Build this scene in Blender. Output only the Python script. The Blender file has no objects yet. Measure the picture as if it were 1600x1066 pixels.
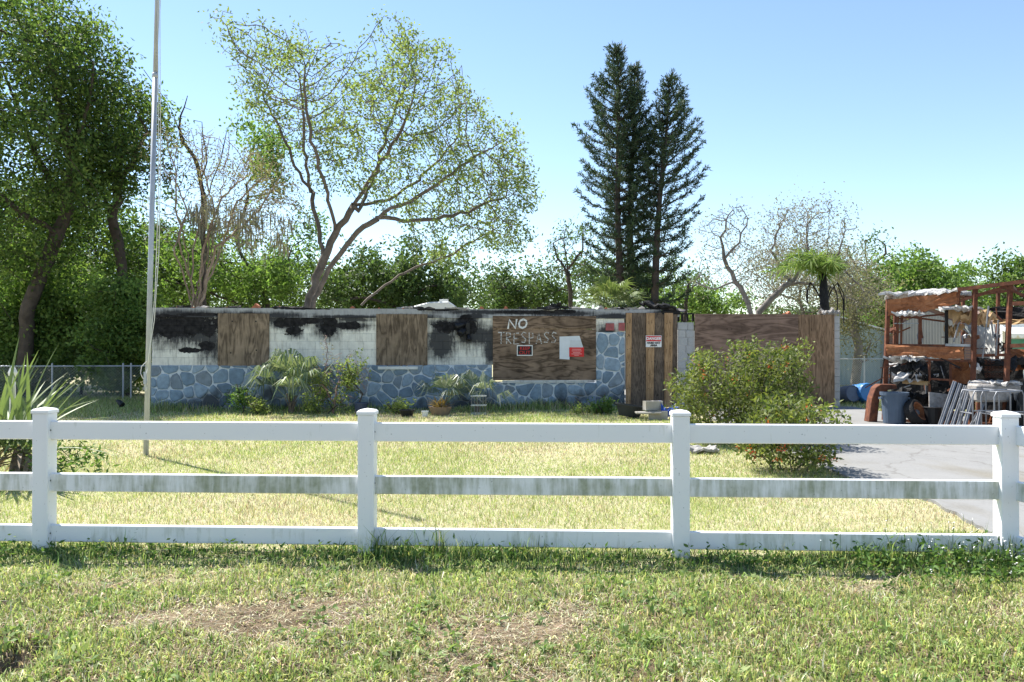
import bpy, bmesh, math, random
import numpy as np
from mathutils import Vector, Matrix

random.seed(7)
RNG = np.random.default_rng(11)
SC = bpy.context.scene
COL = SC.collection

# ---------------------------------------------------------------- camera
F = 28.0 / 36.0 * 1600.0      # focal length in photograph pixels
CH, HY = 1.62, 541.0          # eye height, horizon row
cam = bpy.data.cameras.new('camera'); cam.lens = 28.0; cam.sensor_width = 36.0
cam.clip_start = 0.1; cam.clip_end = 2000.0
camo = bpy.data.objects.new('camera', cam); COL.objects.link(camo)
camo.location = (0, 0, CH)
camo.rotation_euler = (math.radians(90) + math.atan((HY - 533) / F), 0, 0)
SC.camera = camo

# ---------------------------------------------------------------- light
SUN = Vector((-0.41, 0.41, 0.815)).normalized()
w = bpy.data.worlds.new('World'); SC.world = w; w.use_nodes = True
wn = w.node_tree; wn.nodes.clear()
wo = wn.nodes.new('ShaderNodeOutputWorld'); wb = wn.nodes.new('ShaderNodeBackground')
sk = wn.nodes.new('ShaderNodeTexSky'); sk.sky_type = 'NISHITA'; sk.sun_disc = False
sk.sun_elevation = math.asin(SUN.z); sk.sun_rotation = math.atan2(SUN.x, SUN.y)
sk.air_density = 1.0; sk.dust_density = 0.0; sk.ozone_density = 1.4
wb.inputs['Strength'].default_value = 0.09
wn.links.new(sk.outputs[0], wb.inputs['Color']); wn.links.new(wb.outputs[0], wo.inputs[0])
sl = bpy.data.lights.new('sun', 'SUN'); sl.energy = 5.0; sl.angle = math.radians(0.53); sl.color = (1, 0.955, 0.88)
so = bpy.data.objects.new('sun', sl); COL.objects.link(so)
so.rotation_euler = SUN.to_track_quat('Z', 'Y').to_euler(); so.location = (-20, 20, 40)
vs = SC.view_settings
vs.view_transform = 'Standard'; vs.look = 'None'; vs.gamma = 1.0; vs.use_curve_mapping = False
vs.exposure = 1.32

# ---------------------------------------------------------------- helpers
def P(px, py, d):
    return Vector(((px - 800.0) / F * d, d, CH + (HY - py) / F * d))
def dg(py):                       # depth of level ground seen at row py
    return CH * F / (py - HY)
def G(px, py):
    d = dg(py); return Vector(((px - 800.0) / F * d, d, 0.0))

def gz(x, y):                     # height of the ground
    x = np.asarray(x, float); y = np.asarray(y, float)
    t = np.clip((5.3 - y) / 2.0, 0, 1.6)
    z = -0.10 * t * t
    n = 0.02 * np.sin(3.1 * x + 1.3 * y) * np.sin(2.3 * y - 0.7 * x) + 0.012 * np.sin(7.3 * x + 2.0) * np.sin(6.1 * y + x)
    z = z + n * np.clip((7.0 - y) / 2.0, 0, 1)
    z = z + 0.035*np.sin(9*x+1.7*np.sin(3*y))*np.sin(8*y+2*np.sin(2.2*x))*np.clip((4.6-y)/.8, 0, 1)
    z = z - 0.24 * np.exp(-(((x + 2.78) / 0.26) ** 4 + ((y - 4.15) / 0.22) ** 4))
    return z

class NT:
    """small node-graph helper"""
    def __init__(s, name):
        s.m = bpy.data.materials.new(name); s.m.use_nodes = True
        s.t = s.m.node_tree; s.t.nodes.clear()
        s.out = s.t.nodes.new('ShaderNodeOutputMaterial')
    def put(s, sock, v):
        if isinstance(v, bpy.types.NodeSocket): s.t.links.new(v, sock)
        elif v is not None:
            if hasattr(sock.default_value, '__len__') and len(sock.default_value) == 4 and len(v) == 3: v = (*v, 1)
            sock.default_value = v
    def node(s, typ, outp=0, props=None, **kw):
        n = s.t.nodes.new(typ)
        for k, v in (props or {}).items(): setattr(n, k, v)
        for k, v in kw.items():
            key = int(k[1:]) if k[0] == 'i' and k[1:].isdigit() else k.replace('_', ' ')
            s.put(n.inputs[key], v)
        return n.outputs[outp]
    def math(s, op, a, b=None, c=None, clamp=False):
        n = s.t.nodes.new('ShaderNodeMath'); n.operation = op; n.use_clamp = clamp
        for i, v in enumerate((a, b, c)):
            if v is not None: s.put(n.inputs[i], v)
        return n.outputs[0]
    def vmath(s, op, a, b=None, outp=0):
        n = s.t.nodes.new('ShaderNodeVectorMath'); n.operation = op
        s.put(n.inputs[0], a)
        if b is not None: s.put(n.inputs[1], b)
        return n.outputs[outp]
    def coord(s, obj=None):
        n = s.t.nodes.new('ShaderNodeTexCoord')
        if obj is not None: n.object = obj
        return n.outputs['Object']
    def world(s):
        return s.t.nodes.new('ShaderNodeNewGeometry').outputs['Position']
    def island(s):
        return s.t.nodes.new('ShaderNodeNewGeometry').outputs['Random Per Island']
    def objrand(s):
        return s.t.nodes.new('ShaderNodeObjectInfo').outputs['Random']
    def noise(s, vec, scale, detail=4.0, rough=0.55, dist=0.0, outp=0):
        return s.node('ShaderNodeTexNoise', outp, Vector=vec, Scale=scale, Detail=detail, Roughness=rough, Distortion=dist)
    def ramp(s, fac, stops, interp='LINEAR'):
        n = s.t.nodes.new('ShaderNodeValToRGB'); e = n.color_ramp; e.interpolation = interp
        while len(e.elements) < len(stops): e.elements.new(0.5)
        for el, (p, c) in zip(e.elements, stops):
            el.position = p
            if not hasattr(c, '__len__'): c = (c, c, c)
            el.color = (*c[:3], 1)
        s.put(n.inputs[0], fac); return n.outputs[0]
    def mix(s, fac, a, b, mode='MIX'):
        n = s.t.nodes.new('ShaderNodeMix'); n.data_type = 'RGBA'; n.blend_type = mode
        s.put(n.inputs[0], fac); s.put(n.inputs[6], a); s.put(n.inputs[7], b); return n.outputs[2]
    def scale(s, vec, sc):
        return s.vmath('MULTIPLY', vec, sc)
    def bump(s, h, strength=0.3, dist=0.02):
        return s.node('ShaderNodeBump', 0, Strength=strength, Distance=dist, Height=h)
    def done(s, color, rough=0.8, metal=0.0, normal=None, spec=0.3):
        b = s.t.nodes.new('ShaderNodeBsdfPrincipled')
        s.put(b.inputs['Base Color'], color); s.put(b.inputs['Roughness'], rough); s.put(b.inputs['Metallic'], metal)
        b.inputs['Specular IOR Level'].default_value = spec
        if normal is not None: s.put(b.inputs['Normal'], normal)
        s.t.links.new(b.outputs[0], s.out.inputs[0]); return s.m
    def foliage(s, color, trans=0.35, tint=(1.08, 1.12, 0.68), gloss=0.35):
        b = s.t.nodes.new('ShaderNodeBsdfPrincipled'); s.put(b.inputs['Base Color'], color)
        b.inputs['Roughness'].default_value = 1 - gloss; b.inputs['Specular IOR Level'].default_value = 0.35
        tr = s.t.nodes.new('ShaderNodeBsdfTranslucent')
        s.put(tr.inputs['Color'], s.mix(1.0, color, tint, 'MULTIPLY'))
        mx = s.t.nodes.new('ShaderNodeMixShader'); mx.inputs[0].default_value = trans
        s.t.links.new(b.outputs[0], mx.inputs[1]); s.t.links.new(tr.outputs[0], mx.inputs[2])
        s.t.links.new(mx.outputs[0], s.out.inputs[0]); return s.m

def leafmat(name, cols, trans=0.4, big=0.35, gloss=0.35):
    n = NT(name)
    r = n.ramp(n.island(), [(i / max(1, len(cols) - 1), c) for i, c in enumerate(cols)])
    v = n.ramp(n.noise(n.world(), 1.1, 3), [(0.3, 1 - big), (0.7, 1 + big * 0.6)])
    return n.foliage(n.mix(1.0, r, v, 'MULTIPLY'), trans, gloss=gloss)

def plain(name, col, rough=0.7, metal=0.0, var=0.15, scale=6.0, bump=0.0, spec=0.3):
    n = NT(name); c = n.coord()
    f = n.noise(c, scale, 5, 0.6)
    lo = tuple(x * (1 - var) for x in col); hi = tuple(min(1, x * (1 + var)) for x in col)
    nm = n.bump(n.noise(c, scale * 5, 4), bump, 0.02) if bump else None
    return n.done(n.ramp(f, [(0.3, lo), (0.7, hi)]), rough, metal, nm, spec)

# ---- mesh building
class MB:
    def __init__(s): s.v = []; s.f = []
    def add(s, vs, fs):
        o = len(s.v); s.v += [tuple(v) for v in vs]; s.f += [tuple(i + o for i in f) for f in fs]; return s
    def box(s, a, b, rot=None, piv=None):
        (x0, y0, z0), (x1, y1, z1) = a, b
        vs = [Vector(p) for p in ((x0,y0,z0),(x1,y0,z0),(x1,y1,z0),(x0,y1,z0),(x0,y0,z1),(x1,y0,z1),(x1,y1,z1),(x0,y1,z1))]
        if rot is not None:
            c = Vector(piv) if piv is not None else (Vector(a) + Vector(b)) / 2
            vs = [c + rot @ (v - c) for v in vs]
        return s.add(vs, [(0,3,2,1),(4,5,6,7),(0,1,5,4),(1,2,6,5),(2,3,7,6),(3,0,4,7)])
    def beam(s, p, q, wd, ht=None, up=(0,0,1)):
        p, q = Vector(p), Vector(q); ht = ht or wd; t = (q - p).normalized(); u = Vector(up)
        if abs(t.dot(u)) > 0.95: u = Vector((0, 1, 0))
        a = t.cross(u).normalized() * wd / 2; b = a.cross(t).normalized() * ht / 2
        vs = [p-a-b, p+a-b, p+a+b, p-a+b, q-a-b, q+a-b, q+a+b, q-a+b]
        return s.add(vs, [(0,3,2,1),(4,5,6,7),(0,1,5,4),(1,2,6,5),(2,3,7,6),(3,0,4,7)])
    def tube(s, pts, rad, n=6, cap=True):
        pts = [Vector(p) for p in pts]
        if not hasattr(rad, '__len__'): rad = [rad] * len(pts)
        o = len(s.v); prev = None
        for i, p in enumerate(pts):
            t = (pts[min(i+1, len(pts)-1)] - pts[max(i-1, 0)])
            t = t.normalized() if t.length > 1e-9 else Vector((0,0,1))
            if prev is None:
                a = t.orthogonal().normalized()
            else:
                a = prev - t * prev.dot(t)
                a = a.normalized() if a.length > 1e-6 else t.orthogonal().normalized()
            prev = a; b = t.cross(a)
            for k in range(n):
                an = 2 * math.pi * k / n
                s.v.append(tuple(p + (a * math.cos(an) + b * math.sin(an)) * rad[i]))
        for i in range(len(pts) - 1):
            for k in range(n):
                k2 = (k + 1) % n
                s.f.append((o+i*n+k, o+i*n+k2, o+(i+1)*n+k2, o+(i+1)*n+k))
        if cap:
            s.f.append(tuple(o + k for k in reversed(range(n)))); m = o + (len(pts)-1)*n
            s.f.append(tuple(m + k for k in range(n)))
        return s
    def lathe(s, prof, n=16, c=(0,0,0)):
        o = len(s.v)
        for r, z in prof:
            for k in range(n):
                a = 2*math.pi*k/n; s.v.append((c[0]+r*math.cos(a), c[1]+r*math.sin(a), c[2]+z))
        for i in range(len(prof)-1):
            for k in range(n):
                k2=(k+1)%n; s.f.append((o+i*n+k,o+i*n+k2,o+(i+1)*n+k2,o+(i+1)*n+k))
        return s
    def prism(s, poly, y0, y1):           # polygon in x,z extruded along y
        n = len(poly); vs = [(x, y0, z) for x, z in poly] + [(x, y1, z) for x, z in poly]
        fs = [tuple(range(n)), tuple(range(2*n-1, n-1, -1))] + [(i, i+n, (i+1)%n+n, (i+1)%n) for i in range(n)]
        return s.add(vs, fs)
    def mesh(s, name):
        me = bpy.data.meshes.new(name); me.from_pydata(s.v, [], s.f); me.update(); return me
    def obj(s, name, mat, parent=None, smooth=False, bevel=0.0):
        me = s.mesh(name)
        bm = bmesh.new(); bm.from_mesh(me)
        if bevel: bmesh.ops.bevel(bm, geom=bm.edges[:], offset=bevel, segments=1, affect='EDGES', clamp_overlap=True)
        bmesh.ops.recalc_face_normals(bm, faces=bm.faces[:]); bm.to_mesh(me); bm.free()
        if smooth: me.polygons.foreach_set('use_smooth', [True]*len(me.polygons))
        return link(name, me, mat, parent)

def link(name, me, mat, parent=None):
    o = bpy.data.objects.new(name, me); COL.objects.link(o)
    if mat is not None and not me.materials: me.materials.append(mat)
    if parent is not None: o.parent = parent
    return o
def tag(o, label, cat, group=None, kind=None):
    o['label'] = label
    if cat: o['category'] = cat
    if group: o['group'] = group
    if kind: o['kind'] = kind
    return o
def thing(name, label, cat, loc=(0,0,0), rz=0.0, group=None):
    o = bpy.data.objects.new(name, None); COL.objects.link(o)
    o.location = loc; o.rotation_euler = (0, 0, rz); o.empty_display_size = 0.2
    return tag(o, label, cat, group)
def setting(o):
    o['kind'] = 'structure'; return o

def npmesh(name, V, Fq, mat, parent=None, cols=None):
    """V (N,3), Fq (M,k) index array"""
    V = np.asarray(V, np.float32); Fq = np.asarray(Fq, np.int32); k = Fq.shape[1]
    me = bpy.data.meshes.new(name)
    me.vertices.add(len(V)); me.vertices.foreach_set('co', V.ravel())
    me.loops.add(Fq.size); me.loops.foreach_set('vertex_index', Fq.ravel())
    me.polygons.add(len(Fq)); me.polygons.foreach_set('loop_start', np.arange(0, Fq.size, k, dtype=np.int32))
    if cols is not None:
        at = me.color_attributes.new('Col', 'FLOAT_COLOR', 'POINT')
        at.data.foreach_set('color', np.concatenate([cols, np.ones((len(cols), 1))], 1).astype(np.float32).ravel())
    me.update(calc_edges=True)
    return link(name, me, mat, parent)

def unit(v): return v / (np.linalg.norm(v, axis=-1, keepdims=True) + 1e-9)
def leaves(name, pos, L, W, mat, parent=None, up=0.5, dirs=None, droop=0.0):
    """one rhombic leaf per position"""
    pos = np.asarray(pos, float); n = len(pos)
    nrm = unit(RNG.normal(size=(n, 3)) + np.array([0, 0, up]))
    t = RNG.normal(size=(n, 3)) if dirs is None else np.asarray(dirs) + 0.35 * RNG.normal(size=(n, 3))
    t[:, 2] -= droop
    t = unit(t - nrm * (t * nrm).sum(1, keepdims=True)); b = np.cross(nrm, t)
    l = (L * RNG.uniform(0.6, 1.3, n))[:, None]; wd = (W * RNG.uniform(0.7, 1.25, n))[:, None]
    V = np.stack([pos, pos + t*l*0.45 + b*wd/2, pos + t*l - nrm*l*0.12, pos + t*l*0.45 - b*wd/2], 1).reshape(-1, 3)
    return npmesh(name, V, np.arange(4*n).reshape(n, 4), mat, parent)

def blades(name, pos, h, wd, lean, cols, mat, seg=1, parent=None, az=None):
    """grass blades: pos (N,3), h,wd,lean arrays"""
    n = len(pos); az = RNG.uniform(0, 2*math.pi, n) if az is None else az
    d = np.stack([np.cos(az), np.sin(az), np.zeros(n)], 1)
    fa = RNG.uniform(0, 2*math.pi, n)          # facing of the flat side
    s = np.stack([np.cos(fa), np.sin(fa), np.zeros(n)], 1) * (wd/2)[:, None]
    tip = pos + d*(h*np.sin(lean))[:, None]; tip[:, 2] += h*np.cos(lean)
    if seg == 1:
        V = np.stack([pos - s, pos + s, tip], 1).reshape(-1, 3)
        return npmesh(name, V, np.arange(3*n).reshape(n, 3), mat, parent, np.repeat(cols, 3, 0))
    l2 = lean*0.45
    mid = pos + d*(0.55*h*np.sin(l2))[:, None]; mid[:, 2] += 0.55*h*np.cos(l2)
    V = np.stack([pos - s, pos + s, mid - s*0.8, mid + s*0.8, tip], 1).reshape(-1, 3)
    b = (np.arange(n)*5)[:, None]
    tris = np.concatenate([b + np.array([[0,1,3]]), b + np.array([[0,3,2]]), b + np.array([[2,3,4]])], 0)
    return npmesh(name, V, tris, mat, parent, np.repeat(cols, 5, 0))

def fbm(x, y, s, seed=0):
    r = np.random.default_rng(seed); v = 0
    for o in range(4):
        k = s*(1.9**o); 
        for _ in range(3):
            th = r.uniform(0, 6.28); ph = r.uniform(0, 6.28); v = v + np.sin((x*math.cos(th)+y*math.sin(th))*k*r.uniform(.7, 1.3)+ph)*(0.6**o)
    return v/4.2                                     # about -1..1
# ---- trees by space colonisation
def resample(pl, step):
    out = [Vector(pl[0])]
    for a, b in zip(pl[:-1], pl[1:]):
        a, b = Vector(a), Vector(b); n = max(1, int((b-a).length/step))
        for i in range(1, n+1): out.append(a.lerp(b, i/n))
    return out
def grow(polys, attr, step=0.3, infl=3.0, kill=0.5, iters=90, jit=0.25, trop=(0,0,0.05)):
    pos = []; par = []
    for pl in polys:
        r = resample(pl, step); base = -1
        if pos:
            dd = [(Vector(p) - r[0]).length for p in pos]; j = int(np.argmin(dd))
            if dd[j] < 1.0: base = j
        for i, p in enumerate(r):
            q = np.array(p) + (RNG.normal(size=3)*step*0.12 if 0 < i else 0)
            pos.append(q); par.append(base); base = len(pos)-1
    A = np.array(attr); N = np.array(pos)
    D = np.full(len(A), 1e9); I = np.zeros(len(A), int)
    def upd(newp, off):
        nonlocal D, I
        for s in range(0, len(newp), 256):
            c = newp[s:s+256]; dd = np.linalg.norm(A[:, None] - c[None], axis=2); k = dd.argmin(1); m = dd[np.arange(len(A)), k]
            b = m < D; D[b] = m[b]; I[b] = k[b] + off + s
    upd(N, 0); trop = np.array(trop); born = {}
    for it in range(iters):
        if len(A) == 0: break
        a = D < infl
        if not a.any(): break
        dirs = np.zeros((len(pos), 3)); np.add.at(dirs, I[a], unit(A[a] - np.array(pos)[I[a]]))
        idx = np.array([i for i in np.unique(I[a]) if born.get(int(i), 0) < 3], int)
        if len(idx) == 0: break
        for i in idx: born[int(i)] = born.get(int(i), 0)+1
        g = unit(unit(dirs[idx]) + jit*RNG.normal(size=(len(idx), 3)) + trop)
        newp = np.array(pos)[idx] + g*step; off = len(pos)
        pos += list(newp); par += list(idx); upd(newp, off)
        keep = D > kill; A = A[keep]; D = D[keep]; I = I[keep]
    return np.array(pos), np.array(par)
def wood(name, pos, par, mat, parent, r0=0.008, expo=1.85, rmax=None, minr=0.0):
    n = len(pos); ch = [[] for _ in range(n)]
    for i in range(n):
        if par[i] >= 0: ch[par[i]].append(i)
    rn = np.zeros(n); dist = np.zeros(n)
    for i in range(n-1, -1, -1):
        rn[i] = max(rn[i], 1e-9)
        if not ch[i]: rn[i] = r0**expo
        if par[i] >= 0: rn[par[i]] += rn[i]; dist[par[i]] = max(dist[par[i]], dist[i]+1)
    # parents may come after children only for attached polylines; recompute robustly
    order = []; st = [i for i in range(n) if par[i] < 0]
    while st:
        i = st.pop(); order.append(i); st += ch[i]
    rn[:] = 0
    for i in reversed(order):
        if not ch[i]: rn[i] = r0**expo
        if par[i] >= 0: rn[par[i]] += rn[i]
    r = rn**(1/expo)
    if rmax: 
        r = r0 + (r-r0)*(rmax-r0)/(r.max()-r0+1e-9)
    mb = MB(); seen = set()
    starts = [i for i in order if par[i] < 0]
    while starts:
        i = starts.pop(); path = ([par[i]] if par[i] >= 0 else []) + [i]; cur = i
        while ch[cur]:
            c = sorted(ch[cur], key=lambda q: -r[q]); starts += c[1:]; cur = c[0]; path.append(cur)
        if len(path) < 2: continue
        rr = [max(minr, r[k]) for k in path]
        if par[i] >= 0: rr[0] = rr[1]
        big = max(rr); mb.tube([pos[k] for k in path], rr, 8 if big > 0.08 else 5 if big > 0.025 else 3, cap=False)
    o = mb.obj(name, mat, parent, smooth=True)
    return o, r, ch
def ell(ells, n, d, dr):
    """points in pixel-space ellipses (cx,cy,rx,ry[,weight]) pushed back to depth d +- dr"""
    ws = np.array([e[2]*e[3]*(e[4] if len(e) > 4 else 1) for e in ells]); ws = ws/ws.sum()
    k = RNG.choice(len(ells), n, p=ws); u = unit(RNG.normal(size=(n, 3)))*(RNG.uniform(0, 1, n)**(1/2.6))[:, None]
    E = np.array([e[:4] for e in ells], float)[k]
    px = E[:, 0] + u[:, 0]*E[:, 2]; py = E[:, 1] + u[:, 1]*E[:, 3]; dd = d + u[:, 2]*dr
    return np.stack([(px-800)/F*d, dd, CH + (HY-py)/F*d], 1)     # laid out at the tree's own depth, not sheared towards the camera
def clumped(c, per, sig):
    c = np.repeat(c, per, 0); return c + RNG.normal(size=c.shape)*sig

# ================================================================ SETTING
# ---- ground
def m_ground():
    n = NT('ground_soil'); p = n.world()
    a = n.ramp(n.noise(p, 0.9, 6, 0.65), [(0.35, (0.33, 0.32, 0.16)), (0.55, (0.42, 0.38, 0.25)), (0.72, (0.28, 0.30, 0.14))])
    yy = n.node('ShaderNodeSeparateXYZ', 1, Vector=p)
    sf = n.ramp(n.math('ADD', n.math('MULTIPLY', n.noise(p, 2.0, 4), 1.2), n.math('SUBTRACT', 5.6, yy)), [(0.3, 0), (0.9, 1)])
    a = n.mix(sf, a, n.ramp(n.noise(p, 3.0, 5, .7), [(.35, (.075, .055, .035)), (.65, (.20, .155, .10))]))     # bare soil of the roadside bank
    b = n.ramp(n.noise(p, 28, 4, 0.7), [(0.3, 0.62), (0.7, 1.25)])
    return n.done(n.mix(1.0, a, b, 'MULTIPLY'), 0.95, normal=n.bump(n.noise(p, 40, 4), 0.6, 0.03), spec=0.1)
xs = np.concatenate([np.linspace(-400, -14, 14), np.arange(-13, -5, 0.5), np.arange(-5, 5.01, 0.1), np.arange(5.5, 13.1, 0.5), np.linspace(14, 400, 14)])
ys = np.concatenate([np.linspace(-30, 2, 8), np.arange(2.4, 8, 0.1), np.arange(8, 24, 0.6), np.linspace(26, 900, 24)])
X, Y = np.meshgrid(xs, ys); Z = gz(X, Y)
nx, ny = len(xs), len(ys); ii = (np.arange(ny-1)[:, None]*nx + np.arange(nx-1)[None]).ravel()
g = npmesh('ground', np.stack([X, Y, Z], 2).reshape(-1, 3), np.stack([ii, ii+1, ii+nx+1, ii+nx], 1), m_ground())
setting(g)

# ---- driveway
def m_conc(name, col, var=0.12):
    n = NT(name); p = n.world()
    f = n.mix(0.5, n.noise(p, 1.3, 6, 0.65), n.noise(p, 35, 4, 0.7))
    c = n.ramp(f, [(0.32, tuple(x*(1-var*2) for x in col)), (0.5, col), (0.7, tuple(x*(1+var) for x in col))])
    st = n.ramp(n.noise(n.scale(p, (1, 0.35, 1)), 0.8, 5, 0.6), [(0.52, (1, 1, 1)), (0.68, (0.82, 0.76, 0.64))])
    vo = n.node('ShaderNodeTexVoronoi', 0, {'feature': 'DISTANCE_TO_EDGE'}, Vector=n.vmath('ADD', n.scale(p, (1, .8, 1)), n.scale(n.noise(p, 1.5, 4, outp=1), (.8, .8, .8))), Scale=.32)
    cr = n.ramp(vo, [(.002, (.74, .72, .70)), (.006, (1, 1, 1))])
    return n.done(n.mix(1.0, n.mix(1.0, c, st, 'MULTIPLY'), cr, 'MULTIPLY'), 0.9, normal=n.bump(n.noise(p, 60, 3), 0.3, 0.005), spec=0.2)
M_DRIVE = m_conc('drive_concrete', (0.205, 0.205, 0.20))
edge = [(3.98, 6.45), (4.12, 6.9), (4.22, 7.5), (4.33, 8.3), (4.16, 8.9), (4.08, 9.8), (4.15, 11), (4.25, 14), (4.35, 17.5), (4.45, 20.2)]
edge = [(x + random.uniform(-.03, .03), y) for a, b in zip(edge[:-1], edge[1:]) for x, y in [(a[0]+(b[0]-a[0])*t/6, a[1]+(b[1]-a[1])*t/6) for t in range(6)]] + [(4.45, 20.2)]
mb = MB(); poly = edge + [(8.9, 20.9), (9.1, 18.2), (30, 18.0), (30, 6.45)]
nn = len(poly); mb.add([(x, y, 0.035) for x, y in poly] + [(x, y, -0.1) for x, y in poly], [tuple(reversed(range(nn)))] + [(i, (i+1) % nn, (i+1) % nn+nn, i+nn) for i in range(nn)])
drv = mb.obj('driveway', M_DRIVE); setting(drv)
def drive_x(y):
    return np.interp(y, [e[1] for e in edge], [e[0] for e in edge])

# ---- white vinyl fence
def m_vinyl(post=False):
    n = NT('white_vinyl'); p = n.world()
    z = n.node('ShaderNodeSeparateXYZ', 2, Vector=p)
    streak = n.noise(n.scale(p, (9, 9, 1.2)), 2.2, 5, 0.65); blot = n.noise(p, 2.6, 4, 0.6)
    mid = n.math('MULTIPLY', n.math('GREATER_THAN', z, 0.40), n.math('LESS_THAN', z, 0.599 if not post else 0.0))      # algae sits on the middle rail
    low = n.math('LESS_THAN', z, 0.188)
    amt = n.math('ADD', n.math('MULTIPLY', mid, 0.20), n.math('MULTIPLY', low, 0.08))
    f = n.math('ADD', n.math('ADD', n.math('MULTIPLY', streak, 0.55), n.math('MULTIPLY', blot, 0.5)), amt)
    k = n.ramp(f, [(0.63, 0), (0.84, 0.85)])
    c = n.mix(k, (0.80, 0.81, 0.82), n.ramp(n.noise(p, 30, 3), [(0.3, (0.20, 0.23, 0.13)), (0.7, (0.36, 0.38, 0.27))]))
    sp = n.ramp(n.noise(p, 45, 2, 0.5), [(0.70, 1), (0.78, 0.55)])
    return n.done(n.mix(1.0, c, sp, 'MULTIPLY'), 0.42, spec=0.4)
M_VINYL = m_vinyl(); M_VPOST = m_vinyl(True)
M_HOLE = plain('bolt_dark', (0.03, 0.03, 0.03), 0.6)
fence = thing('rail_fence', 'white vinyl three rail fence with green algae along its middle rail', 'fence', (0, 6.2, 0))
fposts = [(-3.74, 6.38), (-1.135, 6.26), (1.295, 6.14), (3.735, 6.03)]
def rel(p): return (p[0], p[1]-6.2, p[2])
def fence_post(x, y, rz):
    mb = MB(); h = 0.064; R = Matrix.Rotation(rz, 3, 'Z')
    mb.box((x-h, y-6.2-h, -0.3), (x+h, y-6.2+h, 1.085), R)
    o = mb.obj('post', M_VPOST, fence, bevel=0.006)
    mb = MB(); h = 0.071
    c = Vector((x, y-6.2, 0)); vs = []
    for s, z in ((h, 1.086), (h, 1.108), (h-0.012, 1.12), (0.004, 1.133)):
        vs += [c + R @ Vector((a*s, b*s, z)) for a, b in ((-1,-1),(1,-1),(1,1),(-1,1))]
    fs = [(3,2,1,0), (12,13,14,15)] + [(4*l+i, 4*l+(i+1)%4, 4*l+4+(i+1)%4, 4*l+4+i) for l in range(3) for i in range(4)]
    mb.add(vs, fs); mb.obj('cap', M_VPOST, o)
    return o
def rail(p, q, z0, z1, tw=0.0):
    mb = MB(); p = Vector(rel((*p, 0))); q = Vector(rel((*q, 0)))
    mb.beam(p + Vector((0, 0, (z0+z1)/2)), q + Vector((0, 0, (z0+z1)/2 + tw)), 0.045, z1-z0)
    return mb.obj('rail', M_VINYL, fence, bevel=0.007)
rails = [(0.874, 1.022), (0.462, 0.606), (0.060, 0.196)]
allp = [(-6.3, 6.49)] + fposts
rot = math.atan2(-0.35, 7.47)
for i, (x, y) in enumerate(fposts):
    po = fence_post(x, y, rot)
    for z in (0.55, 0.13, 0.95):
        if random.random() < 0.7:
            mb = MB(); mb.tube([(x+0.0635, y-6.2-0.03, z), (x+0.0665, y-6.2-0.03, z)], 0.006, 8); mb.obj('screw_hole', M_HOLE, po)
for (x0, y0), (x1, y1) in zip(allp[:-1], allp[1:]):
    for a, b in rails:
        t = 0.05/2.5; rail((x0+(x1-x0)*t, y0+(y1-y0)*t), (x1-(x1-x0)*t, y1-(y1-y0)*t), a, b, random.uniform(-.003, .003))
fence_post(-6.3, 6.49, rot)
for a, b in rails: rail((3.79, 5.99), (4.15, 3.75), a, b)       # return towards the road
fence_post(4.17, 3.65, rot)
for a, b in rails: rail((4.17, 3.6), (4.5, 1.3), a, b)
fence_post(4.5, 1.25, rot)

# ================================================================ HOUSE
HL = Vector((-9.05, 20.0, 0)); HR = Vector((8.76, 21.3, 0)); HD = (HR-HL).normalized(); HLEN = (HR-HL).length
HRZ = math.atan2(HD.y, HD.x)
def hu(px):                              # photograph column -> distance along the front wall
    k = (px-800)/F; return (k*HL.y - HL.x)/(HD.x - k*HD.y)
def hz(px, py):
    d = HL.y + HD.y*hu(px); return CH + (HY-py)/F*d
house = thing('burnt_house', 'burnt out single storey block house with boarded windows and blue stone base', 'house', HL, HRZ)
US, UE = hu(977), hu(1058); UG0, UG1 = hu(1085), hu(1303)
B1 = (hu(341), hu(421), hz(380, 572), hz(380, 490)); B2 = (hu(588), hu(668), hz(630, 572), hz(630, 491))
B3 = (hu(770), hu(931), hz(850, 594), hz(850, 494)); BD = (US, UE, 0.05, hz(1015, 489)); BG = (UG0, UG1, 0.04, hz(1190, 491))
ZS, ZB, ZT = 1.135, 2.345, 2.585

def soot_nodes(n, p, soft, hard):
    """two stain masks on the wall in house coordinates: smoky soot, and burnt-through paint with ragged edges"""
    s = n.node('ShaderNodeSeparateXYZ', 0, Vector=p).node
    x, z = s.outputs[0], s.outputs[2]
    def field(lst, warp, amp):
        f = None
        for cu, cz, ru, rz in lst:
            a = n.math('MULTIPLY', n.math('SUBTRACT', x, cu), 1/ru); b = n.math('MULTIPLY', n.math('SUBTRACT', z, cz), 1/rz)
            d = n.math('SUBTRACT', 1.0, n.math('SQRT', n.math('ADD', n.math('MULTIPLY', a, a), n.math('MULTIPLY', b, b))))
            f = d if f is None else n.math('MAXIMUM', f, d)
        return n.math('ADD', f, n.math('MULTIPLY', n.math('SUBTRACT', warp, 0.5), amp))
    w1 = n.mix(0.45, n.noise(p, 2.3, 7, 0.7), n.noise(n.scale(p, (9, 1, 1.2)), 2.0, 6, 0.7))
    w2 = n.mix(0.55, n.noise(p, 3.0, 3, 0.5), n.noise(p, 9.0, 9, 0.72))
    so = n.ramp(field(soft, w1, 2.5), [(0.0, 0), (0.55, 0.95)])
    ha = n.ramp(field(hard, w2, 2.6), [(0.24, 0), (0.27, 1)])
    return so, ha
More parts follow.
